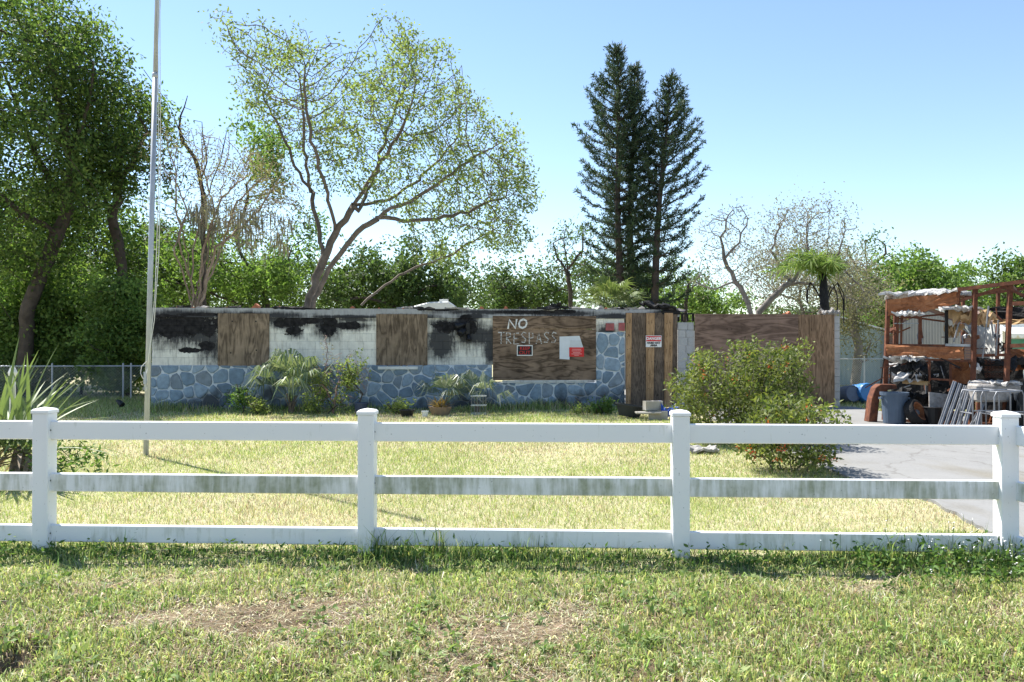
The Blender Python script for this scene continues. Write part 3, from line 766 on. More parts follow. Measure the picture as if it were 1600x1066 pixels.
lampcup('sensor', (0.07, -0.05, 0.0), (0.09, -0.12, -0.16), 0.075)
mb = MB(); mb.tube([(0.05, -0.03, 0.28), (0.12, -0.05, 0.36), (0.3, -0.04, 0.33), (0.33, -0.04, 0.22)], 0.012, 6); mb.obj('cable', M_BLACK, fl)

# ================================================================ GRASS
def m_grass():
    n = NT('grass_blades'); a = n.t.nodes.new('ShaderNodeAttribute'); a.attribute_name = 'Col'
    return n.foliage(a.outputs['Color'], 0.4, (1.05, 1.08, 0.8), 0.3)
M_GRASS = m_grass()
def shades(n, base, var): return np.clip(np.array(base)[None]*(1+var*RNG.normal(size=(n, 1))) * (1+0.08*RNG.normal(size=(n, 3))), 0.005, 0.9)
GREEN = (0.27, 0.35, 0.11); LIME = (0.46, 0.50, 0.18); STRAW = (0.66, 0.60, 0.43); BROWN = (0.30, 0.22, 0.14); DEEP = (0.085, 0.155, 0.035)
def pick(x, y, dry, rich):
    n = len(x); c = shades(n, GREEN, .2); k = RNG.random(n)
    m = k < 0.45; c[m] = shades(m.sum(), LIME, .2)
    m = RNG.random(n) < dry; c[m] = shades(m.sum(), STRAW, .22)
    m = RNG.random(n) < dry*0.35; c[m] = shades(m.sum(), BROWN, .25)
    m = RNG.random(n) < rich; c[m] = shades(m.sum(), DEEP, .25)
    return c
def scatter(n, y0, y1, half, pw=1.0):
    y = y0+(y1-y0)*RNG.random(n)**pw; x = RNG.uniform(-1, 1, n)*(y*half+0.4); return x, y
# verge in front of the fence
N = 165000
x, y = scatter(N, 3.0, 6.9, 0.68, 1.15)
bare = .75*fbm(x, y*1.6, 1.7, 3) + .6*fbm(x, y*1.5, 6.0, 8) + 0.9*np.exp(-(((x+1.75)/0.9)**2+((y-4.75)/0.3)**2)) + 0.75*np.exp(-(((x+0.35)/0.7)**2+((y-4.62)/0.22)**2)) + 0.7*np.exp(-((y-3.62)/0.22)**2)*(x > -1.2) + 2.0*np.exp(-(((x+2.78)/0.28)**4+((y-4.15)/0.25)**4))
keep = (bare < 0.55+0.4*RNG.random(N)) | (RNG.random(N) < 0.26); keep &= ~((x > drive_x(y)-0.02) & (y > 6.5)); keep &= (bare < 1.5)
x, y, bare = x[keep], y[keep], bare[keep]; n = len(x)
dryp = np.clip(0.18+0.5*bare, 0.06, 0.95); under = np.exp(-((y-(6.05-0.045*x))/0.34)**2)
h = RNG.gamma(4, 0.0085, n)+0.01 + 0.03*under*RNG.random(n)*(0.6+0.5*fbm(x, y, 2.2, 9)) + 0.035*np.clip(fbm(x, y, 2.7, 5), 0, 1)*RNG.random(n)
h = np.clip(h*np.where(bare > 0.55, 0.6, 1), 0.012, 0.3)
lean = np.clip(np.abs(RNG.normal(0.85, 0.45, n)) + 0.4*(bare > 0.5), 0, 1.5)
blades('verge_grass', np.stack([x, y, gz(x, y)-0.004], 1), h, RNG.uniform(0.004, 0.0105, n), lean, pick(x, y, dryp*(1-0.75*under), 0.10+0.5*under), M_GRASS, 2)
tag(bpy.data.objects['verge_grass'], 'patchy green and straw coloured grass on the roadside verge', 'grass', kind='stuff')
# dead thatch lying flat
N = 60000; x, y = scatter(N, 3.0, 6.6, 0.68); bare = fbm(x, y*1.6, 1.7, 3)+0.8*np.exp(-(((x+1.5)/1.2)**2+((y-4.7)/0.35)**2))
k = bare > RNG.normal(0.15, 0.4, N); x, y = x[k], y[k]; n = len(x)
o = blades('dry_thatch', np.stack([x, y, gz(x, y)+RNG.uniform(0.0, 0.02, n)], 1), RNG.uniform(0.03, 0.13, n), RNG.uniform(0.0025, 0.005, n), RNG.uniform(1.25, 1.6, n), np.where(RNG.random((n, 1)) < .6, shades(n, STRAW, .25), shades(n, BROWN, .3)), M_GRASS, 1)
tag(o, 'dead straw thatch lying among the verge grass', 'thatch', kind='stuff')
c = np.stack([RNG.uniform(-3.3, 3.3, 520), RNG.uniform(3.5, 5.7, 520)], 1); k = fbm(c[:, 0], c[:, 1], 2.6, 14) > -.1; c = c[k]; c = np.repeat(c, 11, 0); az = RNG.uniform(0, 6.28, len(c)); 
c = np.stack([c[:, 0]+RNG.normal(size=len(c))*.022, c[:, 1]+RNG.normal(size=len(c))*.022, gz(c[:, 0], c[:, 1])+RNG.uniform(.005, .04, len(c))], 1)
o = leaves('verge_weeds', c, .055, .022, leafmat('verge_weed_leaf', [(0.10, 0.18, 0.05), (0.20, 0.29, 0.09), (0.31, 0.36, 0.14)], .4, .2), up=1.2); tag(o, 'small broad leaved weeds scattered through the verge grass', 'weeds', kind='stuff')
# lawn between fence and house
N = 420000; y = 6.6*(21.5/6.6)**(RNG.random(N)**0.9); x = RNG.uniform(-1, 1, N)*(y*0.68+0.5)
keep = ~((x > drive_x(np.clip(y, 6.45, 20.2))-0.01)); keep &= y < 20.0+0.073*(x+9.05)-0.05
keep |= (x < -9.3) & (y < 24); keep &= ~((x > 3.9) & (y > 17.8)); x, y = x[keep], y[keep]; n = len(x)
dry = np.clip(0.27+0.45*fbm(x, y*1.3, 0.8, 21)+0.25*fbm(x, y, 3.0, 22), 0.05, 0.9)
h = (RNG.gamma(4, 0.008, n)+0.012)*(1+0.35*fbm(x, y, 1.2, 4)); sc = (y/7.0)
o = blades('lawn_grass', np.stack([x, y, gz(x, y)-0.003], 1), np.clip(h, .01, .1)*(0.85+0.15*sc), 0.0055*sc, np.abs(RNG.normal(0.6, 0.4, n)), pick(x, y, dry, 0.05), M_GRASS, 1)
tag(o, 'sunlit yellow green mown lawn between fence and house', 'grass', kind='stuff')
# side yard grass right of the house, left yard
x = RNG.uniform(8.9, 13, 14000); y = RNG.uniform(18.1, 31, 14000); n = len(x)
x2 = RNG.uniform(-17, -9.2, 30000); y2 = RNG.uniform(18, 25, 30000); x = np.concatenate([x, x2]); y = np.concatenate([y, y2]); n = len(x)
o = blades('yard_grass', np.stack([x, y, np.zeros(n)], 1), RNG.uniform(0.04, 0.16, n), np.full(n, 0.016), np.abs(RNG.normal(.5, .3, n)), pick(x, y, np.full(n, .25), .15), M_GRASS, 1)
tag(o, 'longer grass in the side yards beside the house', 'grass', kind='stuff')
# tall weeds along the wall foot
u = RNG.uniform(0, US, 9000); dpt = -0.05-np.abs(RNG.normal(0, 0.35, 9000)); pt = np.array(HL)[None]+np.outer(u, np.array(HD))+np.outer(dpt, np.array((-HD.y, HD.x, 0)))
dens = np.clip(0.5+0.8*fbm(u, u*0, 1.5, 6), 0.08, 1); k = RNG.random(9000) < dens; pt, u, dpt, dens = pt[k], u[k], dpt[k], dens[k]; n = len(pt)
o = blades('wall_weeds', pt, (0.08+0.34*RNG.random(n)*dens)*np.exp(dpt*0.5), np.full(n, 0.013), np.abs(RNG.normal(.45, .3, n)), pick(pt[:, 0], pt[:, 1], np.full(n, .22), .18), M_GRASS, 2)
tag(o, 'tall weeds and grass tufts along the foot of the stone wall', 'weeds', kind='stuff')
# long grass and broad weeds at the fence foot
cx = np.concatenate([RNG.uniform(-4.4, 4.3, 420), RNG.uniform(2.2, 4.4, 160), RNG.uniform(-1.4, 0.6, 110)]); m = len(cx)
cy = 6.19-0.047*cx + RNG.normal(-0.08, 0.12, m); cx = np.repeat(cx, 9)+RNG.normal(size=9*m)*.035; cy = np.repeat(cy, 9)+RNG.normal(size=9*m)*.035; n = len(cx)
hh_ = np.repeat(RNG.gamma(2.2, 0.022, m)+0.025, 9)*RNG.uniform(.5, 1.2, n)*(1+1.6*np.exp(-((cx+.75)/.45)**2)+.8*(cx > 2.6))
o = blades('fence_foot_grass', np.stack([cx, cy, gz(cx, cy)-.004], 1), np.clip(hh_, .03, .33), RNG.uniform(.004, .009, n), np.abs(RNG.normal(.45, .3, n)), pick(cx, cy, np.full(n, .08), .45), M_GRASS, 2)
tag(o, 'long dark green grass left unmown along the fence foot', 'grass', kind='stuff')
M_WEED = leafmat('weed_leaf', [(0.05, 0.11, 0.025), (0.10, 0.19, 0.04), (0.16, 0.25, 0.06)], 0.4, 0.2)
c = np.stack([RNG.uniform(-4.3, 4.4, 260), np.zeros(260), RNG.uniform(0.01, 0.06, 260)], 1); c[:, 1] = 6.1-0.047*c[:, 0]+RNG.normal(-.1, .1, 260)
c2 = np.stack([RNG.uniform(2.4, 4.3, 200), RNG.uniform(5.2, 6.1, 200), RNG.uniform(.02, .16, 200)], 1)
o = leaves('fence_weeds', clumped(np.concatenate([c, c2]), 8, .035), .05, .02, M_WEED, up=1.0); tag(o, 'low broad leaved weeds under the white fence', 'weeds', kind='stuff')
M_PETAL = plain('white_petal', (0.8, 0.8, 0.78), 0.6)
c = np.stack([RNG.normal(3.55, .45, 150), RNG.normal(5.85, .28, 150), RNG.uniform(.1, .26, 150)], 1); st = MB()
for p in c: st.tube([(p[0]+random.uniform(-.03, .03), p[1], gz(p[0], p[1])-.01), p], .0015, 3, False)
fo = thing('wildflower_patch', 'patch of tiny white wildflowers by the right fence corner', 'flowers', (3.5, 5.8, 0)); fo['kind'] = 'stuff'
def rebase(o, par): o.parent = par; o.matrix_parent_inverse = Matrix.Translation(-Vector(par.location)); return o
rebase(leaves('petals', clumped(c, 4, .005), .012, .010, M_PETAL, up=2.0), fo); rebase(st.obj('stems', M_WEED), fo)

# ================================================================ TREES
M_BARK = plain('grey_brown_bark', (0.145, 0.12, 0.098), 0.9, var=0.35, scale=5, bump=0.6)
M_BARKD = plain('dark_bark', (0.075, 0.06, 0.05), 0.9, var=0.35, scale=5, bump=0.6)
M_BARKR = plain('reddish_smooth_bark', (0.30, 0.225, 0.17), 0.85, var=0.3, scale=5, bump=0.3)
M_BARKP = plain('pale_grey_bark', (0.17, 0.155, 0.14), 0.9, var=0.3, scale=5, bump=0.5)
L_LIGHT = leafmat('light_green_leaf', [(0.13, 0.19, 0.055), (0.20, 0.27, 0.08), (0.28, 0.34, 0.115), (0.15, 0.20, 0.07)], 0.55)
L_OAK = leafmat('oak_leaf', [(0.045, 0.09, 0.024), (0.08, 0.145, 0.035), (0.13, 0.21, 0.05), (0.20, 0.27, 0.07)], 0.5, 0.45)
L_BUSH = leafmat('bush_leaf', [(0.08, 0.155, 0.035), (0.15, 0.26, 0.06), (0.23, 0.33, 0.09), (0.11, 0.19, 0.05)], 0.5, 0.5)
L_OLIVE = leafmat('olive_leaf', [(0.16, 0.165, 0.08), (0.22, 0.22, 0.11), (0.27, 0.25, 0.14)], 0.4)
L_FAR = leafmat('far_leaf', [(0.055, 0.10, 0.03), (0.09, 0.15, 0.045), (0.13, 0.19, 0.06)], 0.4, 0.4)
L_DRY = leafmat('dry_leaf', [(0.21, 0.19, 0.14), (0.28, 0.26, 0.19), (0.19, 0.20, 0.12)], 0.35)
L_PINE = leafmat('pine_needle', [(0.03, 0.058, 0.034), (0.05, 0.088, 0.046), (0.075, 0.118, 0.056)], 0.2, 0.25)
M_MOSS = leafmat('spanish_moss', [(0.16, 0.155, 0.13), (0.22, 0.21, 0.18), (0.28, 0.27, 0.23)], 0.3, 0.2, 0.1)

def tree(name, label, polys, ells, d, dr, nattr, lmat, bmat, per=8, lsize=(.12, .055), sig=.2, step=.35, infl=3.5, kill=.55, rmax=.25, r0=.008, tipr=.02, jit=.13, iters=80, trop=(0, 0, .05), extra=None, droop=0.2, group=None, cl=-.1, cf=1.5):
    """polys: limbs as (px,py,depth offset) lists"""
    pl = [[P(a, b, d) + Vector((0, c, 0)) for a, b, c in q] for q in polys]; pl[0][0].z = min(pl[0][0].z, -0.1)
    base = Vector((pl[0][0].x, pl[0][0].y, 0)); t = thing(name, label, 'tree', base, group=group)
    pos, par = grow(pl, ell(ells, nattr, d, dr), step, infl, kill, iters, jit, trop)
    wo_, r, ch = wood('trunk', pos, par, bmat, t, r0, rmax=rmax); wo_.matrix_parent_inverse = Matrix.Translation(-base)
    tips = np.array([i for i in range(len(pos)) if r[i] < tipr])
    if len(tips) and per:
        q = pos[tips]; m = fbm(q[:, 0]+.6*q[:, 1], q[:, 2]-.45*q[:, 1], cf, 31) > cl+.18*RNG.normal(size=len(tips)); tips = tips[m | (RNG.random(len(tips)) < .07)]
        lp = clumped(pos[tips], per, sig); o = leaves('crown', lp, lsize[0], lsize[1], lmat, t, droop=droop); o.matrix_parent_inverse = Matrix.Translation(-base)
    return t, pos, r
def blobtree(name, label, ells, d, dr, nclump, per, lmat, lsize=(.2, .1), sig=.3, bmat=None, trunk=None, rmax=.18, cat='tree', group=None, bare=False):
    c = clumped(ell(ells, nclump//12, d, dr), 12, sig*1.3); cx = trunk[0] if trunk else sum(e[0] for e in ells)/len(ells)
    base = Vector(((cx-800)/F*d, d, 0)); t = thing(name, label, cat, base, group=group); inv = Matrix.Translation(-base)
    c = c[c[:, 2] > 0.05]
    at = c[RNG.choice(len(c), min(len(c), 260), replace=False)]
    zt = float(np.percentile(c[:, 2], 35)) if trunk is None else CH+(HY-trunk[1])/F*d
    pl = [[base+Vector((0, 0, -.1)), base+Vector((.15, 0, zt*.5)), base+Vector((0, .1, zt))]]
    pos, par = grow(pl, at, .5, 12, .7, 50, .2); o, r, ch = wood('trunk', pos, par, bmat or M_BARKD, t, .012, rmax=rmax); o.matrix_parent_inverse = inv
    o = leaves('crown', clumped(c, per, sig*.6), lsize[0], lsize[1], lmat, t); o.matrix_parent_inverse = inv
    return t
# the big open spreading tree
tree('spreading_tree', 'tall open spreading tree with light green leaves behind the house', [
    [(478, 640, 0), (480, 480, 0), (497, 420, .2), (520, 362, .3), (553, 322, 0), (600, 262, -.6), (642, 205, -1.2)],
    [(503, 402, .2), (487, 335, .6), (474, 292, .9), (440, 232, 1.2), (415, 180, 1.5), (385, 120, 1.6)],
    [(474, 292, .9), (472, 230, .2), (476, 160, -.3)], [(520, 362, .3), (522, 310, -.8), (505, 240, -1.6), (500, 170, -2)],
    [(484, 560, 0), (494, 470, -.3), (520, 425, -.6), (560, 378, -1), (600, 352, -1.5), (650, 330, -1.8), (705, 298, -2), (760, 262, -2.3)],
    [(600, 352, -1.5), (660, 350, -.6), (730, 330, .2), (790, 300, .8)], [(553, 322, 0), (600, 300, 1.4), (650, 250, 2.2), (700, 190, 2.6)],
    [(560, 330, 0), (575, 250, 1.5), (590, 170, 2.2), (610, 110, 2.4)],
    [(555, 475, 1.0), (590, 440, 1.2), (640, 412, 1.4), (700, 390, 1.6), (760, 352, 1.8)]],
    [(395, 85, 45, 30), (440, 100, 60, 42), (500, 115, 55, 45), (560, 140, 60, 55), (615, 85, 35, 35), (665, 115, 50, 40), (710, 130, 28, 28), (720, 200, 55, 55), (640, 180, 80, 60), (470, 180, 70, 60), (405, 150, 32, 38),
     (780, 240, 48, 40), (800, 300, 45, 50), (740, 290, 70, 60), (690, 250, 80, 50), (700, 380, 80, 22, .6), (790, 365, 45, 35), (560, 240, 90, 60, .5), (660, 310, 90, 40, .5)],
    25.5, 3.4, 5200, L_LIGHT, M_BARK, per=17, lsize=(.12, .062), sig=.14, cl=-.05, cf=1.9, rmax=.17, r0=.0095, tipr=.0155, kill=.34, step=.27, infl=3)
# oaks on the left
tree('oak_tree', 'large dark oak filling the top left corner', [
    [(30, 640, 0), (45, 480, 0), (70, 400, .2), (95, 320, .3), (110, 240, 0), (100, 150, -.5), (90, 70, -.6)], [(95, 320, .3), (40, 250, .8), (0, 180, 1.2)], [(110, 240, 0), (150, 170, -.5), (165, 110, -.8)], [(80, 360, 0), (10, 300, -1.2), (-60, 260, -1.5)], [(100, 300, 0), (160, 330, -1.0), (215, 322, -1.6)]],
    [(-40, 40, 90, 80), (40, 30, 90, 60), (110, 60, 62, 58), (125, 130, 55, 60), (60, 130, 90, 70), (-30, 170, 80, 90), (50, 230, 90, 60), (130, 230, 60, 50), (-20, 300, 80, 60), (70, 320, 70, 40), (40, 390, 70, 45)],
    25.0, 3.2, 4200, L_OAK, M_BARKD, per=26, lsize=(.16, .08), sig=.24, rmax=.22, cl=-.3, r0=.006, tipr=.02, kill=.36, step=.3, infl=3)
tree('oak_tree', 'second oak with bare grey trunk behind the flagpole', [
    [(196, 640, 0), (194, 470, 0), (190, 400, 0), (176, 340, 0), (180, 270, .2), (190, 200, 0)], [(190, 400, 0), (160, 372, -.6), (120, 380, -1), (85, 425, -1.3)], [(180, 300, 0), (215, 262, -.5), (240, 215, -.6)], [(176, 340, 0), (140, 300, .8), (110, 270, 1)]],
    [(185, 150, 42, 38), (215, 200, 42, 50), (165, 210, 50, 50), (225, 262, 38, 46), (175, 290, 50, 34), (120, 280, 40, 30), (240, 175, 26, 26)],
    27.0, 2.6, 2200, L_OAK, M_BARKD, per=26, lsize=(.16, .08), sig=.24, rmax=.18, cl=-.3, r0=.006, tipr=.02, kill=.36, step=.3, infl=3)
tree('dead_snag', 'dead broken tree with bare black stubs above the mossy tree', [
    [(318, 640, 0), (318, 420, 0), (316, 300, 0), (320, 235, 0), (316, 190, 0)], [(316, 300, 0), (298, 240, .2), (283, 215, .2), (276, 180, .2), (289, 148, .2)], [(316, 320, 0), (340, 250, 0), (352, 205, .1)], [(283, 215, .2), (258, 160, .3), (212, 97, .4)]],
    [(290, 190, 20, 30), (345, 215, 14, 16), (300, 260, 30, 30)], 27.5, .6, 34, L_DRY, M_BARKD, per=1, lsize=(.08, .04), rmax=.10, r0=.012, kill=.7, iters=20)
# multi-stem mossy tree
mt, mpos, mr = tree('mossy_tree', 'multi stemmed tan tree hung with grey moss behind the house', [
    [(300, 640, 0), (300, 470, 0), (292, 400, 0), (275, 330, 0), (262, 270, 0)]] +
    [[(302+random.uniform(-12, 14), 560, 0), (302+k*4, 465, random.uniform(-.3, .3)), (300+k*11, 390, random.uniform(-.8, .8)), (300+k*22, 320, random.uniform(-1, 1)), (300+k*30, 265, random.uniform(-1.2, 1.2))] for k in (-1.2, -.4, .3, 1, 1.8, 2.6, 3.4, 4.2)],
    [(270, 250, 30, 50), (310, 240, 45, 45), (360, 250, 50, 45), (410, 280, 48, 50), (440, 320, 35, 45), (260, 330, 20, 50), (350, 320, 70, 50), (400, 360, 50, 40)],
    25.5, 2.2, 3600, L_OLIVE, M_BARKR, per=7, lsize=(.09, .045), sig=.2, rmax=.09, r0=.009, tipr=.015, kill=.3, step=.24, trop=(0, 0, .25))
def moss(anchor, nn_, ln, parent):
    idx = RNG.choice(len(anchor), nn_); p = anchor[idx]; mb_v = []; f = []
    for q in p:
        L = ln*random.uniform(.4, 1.3)
        for s in range(9):
            a = np.array(q)+RNG.normal(size=3)*np.array([.09, .09, .06]); b = a+np.array([random.uniform(-.06, .06), random.uniform(-.06, .06), -L*random.uniform(.4, 1)]); wv = np.array([random.uniform(-.022, .022), random.uniform(-.022, .022), 0]); k = len(mb_v)
            m = (a+b)/2+RNG.normal(size=3)*.02; mb_v += [a-wv*.4, a+wv*.4, m+wv, b, m-wv]; f += [(k, k+1, k+2, k+4), (k+4, k+2, k+3, k+3)]
    f = [t if t[2] != t[3] else t[:3] for t in f]
    me = bpy.data.meshes.new('moss'); me.from_pydata([tuple(v) for v in mb_v], [], f); o = link('moss', me, M_MOSS, parent); o['kind'] = 'stuff'; o.matrix_parent_inverse = Matrix.Translation(-Vector(parent.location)); return o
moss(mpos[(mr < .03) & (mpos[:, 2] > 2.6) & (mpos[:, 2] < 6.2) & (mpos[:, 0] > -10.0)], 75, .7, mt)
# right hand thin trees
tree('bare_tree', 'thin half bare grey tree right of the tall pines', [
    [(1172, 640, 0), (1172, 490, 0), (1165, 465, 0), (1148, 440, 0), (1132, 405, 0), (1128, 370, 0), (1138, 335, 0)], [(1148, 440, 0), (1120, 452, .3), (1090, 440, .5)], [(1132, 405, 0), (1150, 380, -.4), (1162, 345, -.5)]],
    [(1115, 350, 25, 25), (1145, 340, 28, 24), (1120, 395, 30, 30), (1155, 385, 25, 30), (1110, 435, 30, 18), (1160, 430, 20, 25)], 27, 1.6, 1600, L_DRY, M_BARKP, per=5, lsize=(.09, .045), sig=.2, rmax=.085, r0=.010, tipr=.016, kill=.3, step=.26)
tree('willowy_tree', 'greyish dry willowy tree with leaning trunk behind the garage', [
    [(1180, 640, 0), (1187, 488, 0), (1205, 465, 0), (1235, 440, 0), (1262, 400, 0), (1262, 350, .2)], [(1235, 440, 0), (1210, 390, .4), (1230, 340, .5)], [(1262, 400, 0), (1300, 400, -.5), (1320, 440, -.6)], [(1225, 445, 0), (1290, 440, .4), (1340, 465, .6)]],
    [(1225, 345, 32, 26), (1265, 340, 40, 24), (1290, 365, 32, 30), (1215, 395, 36, 34), (1270, 410, 60, 40), (1310, 440, 45, 44), (1340, 465, 38, 34), (1190, 420, 20, 40)], 28, 2.4, 4600, L_DRY, M_BARKP, per=14, lsize=(.10, .04), sig=.25, rmax=.12, r0=.009, tipr=.016, kill=.3, step=.26, droop=.8)
tree('flat_topped_tree', 'distant flat topped pine tree right of the willowy tree', [
    [(1352, 640, 0), (1352, 470, 0), (1356, 420, 0), (1352, 395, 0)], [(1356, 420, 0), (1385, 398, 0)], [(1354, 430, 0), (1330, 395, .5)]],
    [(1335, 385, 25, 15), (1362, 380, 34, 14), (1385, 400, 20, 14), (1345, 410, 30, 14)], 45, 2.2, 800, L_FAR, M_BARKD, per=16, lsize=(.22, .09), sig=.3, rmax=.16, r0=.012, tipr=.022, step=.5, infl=6, kill=.7)
tree('lacy_tree', 'lacy distant tree left of the tall pines above the roofless wall', [
    [(895, 640, 0), (893, 480, 0), (890, 440, 0), (885, 400, 0)], [(890, 430, 0), (870, 400, .5), (865, 380, .5)], [(888, 420, 0), (910, 390, 0)]],
    [(890, 370, 28, 24), (915, 365, 24, 26), (868, 385, 20, 20), (870, 420, 26, 20), (905, 410, 25, 30)], 42, 2.5, 1300, L_FAR, M_BARKD, per=9, lsize=(.2, .09), sig=.25, rmax=.12, r0=.012, tipr=.022, step=.4, infl=6, kill=.5)
tree('lacy_tree', 'small lacy distant tree right of the tall pines', [
    [(1070, 640, 0), (1070, 490, 0), (1074, 460, 0), (1070, 430, 0)], [(1074, 460, 0), (1100, 440, .5)]],
    [(1075, 425, 25, 14), (1060, 445, 18, 12), (1095, 435, 22, 14), (1090, 462, 26, 12)], 42, 1.8, 700, L_FAR, M_BARKD, per=9, lsize=(.2, .09), sig=.28, rmax=.10, r0=.012, tipr=.02, step=.5, infl=6, kill=.7)
# masses of foliage
blobtree('leafy_tree', 'rounded mid green tree behind the big spreading tree', [(590, 440, 60, 45), (660, 425, 60, 38), (715, 445, 35, 35), (640, 470, 90, 30), (540, 465, 40, 30)], 36, 3.0, 900, 22, L_FAR, (.2, .1), .32, trunk=(640, 470))
blobtree('leafy_tree', 'dense green tree behind the mossy tree', [(440, 430, 45, 45), (400, 440, 50, 45), (350, 420, 50, 50), (470, 400, 30, 60), (270, 420, 40, 60), (400, 220, 22, 28), (425, 270, 25, 30)], 33, 2.6, 700, 20, L_BUSH, (.18, .09), .3, trunk=(410, 440))
blobtree('leafy_tree', 'low green tree behind house left of the fan palm', [(790, 455, 40, 25), (840, 460, 45, 28), (760, 465, 25, 16), (870, 465, 40, 20), (810, 480, 70, 24)], 46, 3.0, 520, 20, L_FAR, (.24, .11), .36, trunk=(820, 465))
blobtree('leafy_tree', 'low bright green tree seen between pines and garage', [(1085, 478, 30, 16), (1115, 480, 30, 16), (1050, 480, 25, 16), (1150, 478, 30, 18)], 44, 2.2, 260, 18, L_BUSH, (.24, .11), .3, trunk=(1090, 480))
blobtree('leafy_tree', 'deep green rounded tree behind the teal shed', [(1400, 445, 45, 32), (1440, 440, 42, 28), (1465, 455, 35, 28), (1380, 480, 50, 40), (1440, 490, 50, 40), (1350, 500, 26, 40)], 36, 2.6, 900, 24, L_BUSH, (.2, .1), .3, trunk=(1420, 470))
blobtree('leafy_tree', 'grey olive thicket behind the boarded garage', [(1200, 440, 40, 40), (1260, 450, 50, 40), (1310, 430, 40, 44), (1230, 410, 36, 34), (1290, 400, 30, 26)], 33, 2.0, 900, 9, L_DRY, (.12, .05), .36, trunk=(1250, 450), bmat=M_BARKP, rmax=.08)
blobtree('leafy_tree', 'grey green tree between the pines and the fan palm', [(1060, 440, 40, 30), (1010, 455, 40, 26), (930, 440, 40, 30), (985, 440, 40, 26)], 52, 2.4, 520, 18, L_FAR, (.26, .11), .4, trunk=(1000, 460))
blobtree('leafy_tree', 'pale distant tree above the rusty frame', [(1500, 450, 26, 24), (1530, 470, 40, 24), (1560, 480, 40, 20)], 60, 2.5, 260, 14, L_FAR, (.3, .12), .45, trunk=(1520, 470))
blobtree('leafy_tree', 'dark green tree at the right edge of the photo', [(1590, 425, 28, 22), (1620, 440, 40, 40), (1585, 470, 40, 22), (1630, 490, 60, 30)], 36, 2.0, 400, 20, L_OAK, (.2, .1), .3, trunk=(1610, 450))
blobtree('leafy_tree', 'dry olive tree spilling over right of the garage', [(1330, 480, 28, 40), (1355, 455, 26, 30), (1310, 450, 26, 30), (1345, 520, 20, 22)], 30, 1.6, 420, 14, L_OLIVE, (.11, .05), .3, trunk=(1335, 480), bmat=M_BARKP)
blobtree('leafy_tree', 'shaded leafy tree filling behind the left oaks', [(20, 400, 90, 60), (100, 410, 70, 50), (180, 420, 60, 50), (60, 340, 90, 50), (215, 370, 40, 40), (150, 350, 60, 40)], 34, 2.5, 1100, 22, L_OAK, (.19, .095), .32, trunk=(90, 400))
blobtree('leafy_tree', 'green tree between the flagpole and the mossy tree', [(262, 440, 45, 40), (330, 450, 60, 36), (300, 390, 50, 40), (420, 455, 60, 32), (470, 445, 40, 36), (240, 390, 22, 40)], 38, 2.5, 900, 22, L_FAR, (.2, .1), .34, trunk=(320, 440))
for i, (lb, e, d, m) in enumerate([
    ('dense leafy shrub at the far left behind the chain link fence', [(10, 520, 60, 50), (40, 480, 60, 45), (-20, 560, 60, 50), (30, 580, 50, 40)], 26.2, L_BUSH),
    ('bright green rounded shrub behind the chain link fence', [(110, 490, 50, 45), (140, 530, 50, 45), (95, 545, 50, 45), (160, 470, 30, 34)], 26.6, L_BUSH),
    ('tall green shrub touching the left end of the house', [(205, 500, 32, 50), (215, 550, 28, 45), (185, 560, 40, 45), (190, 470, 25, 30)], 25.8, L_BUSH),
    ('dark low shrub mass between the oak trunks', [(70, 440, 60, 36), (20, 430, 50, 40), (120, 440, 40, 28)], 29.0, L_OAK)]):
    blobtree('shrub', lb, e, d, 1.4, 1000, 26, m, (.14, .075), .26, rmax=.05, cat='shrub', group='shrubs behind the chain link fence')
# a belt of far trees closing the horizon
k = 0
for px in range(-260, 1900, 150):
    d = random.uniform(70, 95); hgt = random.uniform(40, 75) if px < 700 or px > 1300 else random.uniform(35, 60)
    if px > 1440 : hgt = 40
    e = [(px+random.uniform(-40, 40), 541-hgt*random.uniform(.3, 1), random.uniform(50, 80), random.uniform(16, 26)) for _ in range(5)] + [(px, 528, 95, 22)]
    c = ell(e, 420, d, 3.0)
    if k == 0: belt = []
    belt.append(clumped(c, 12, .6)); k += 1
o = leaves('distant_treeline', np.concatenate(belt), .5, .25, L_FAR); tag(o, 'far off belt of green trees along the horizon', 'trees', kind='stuff')

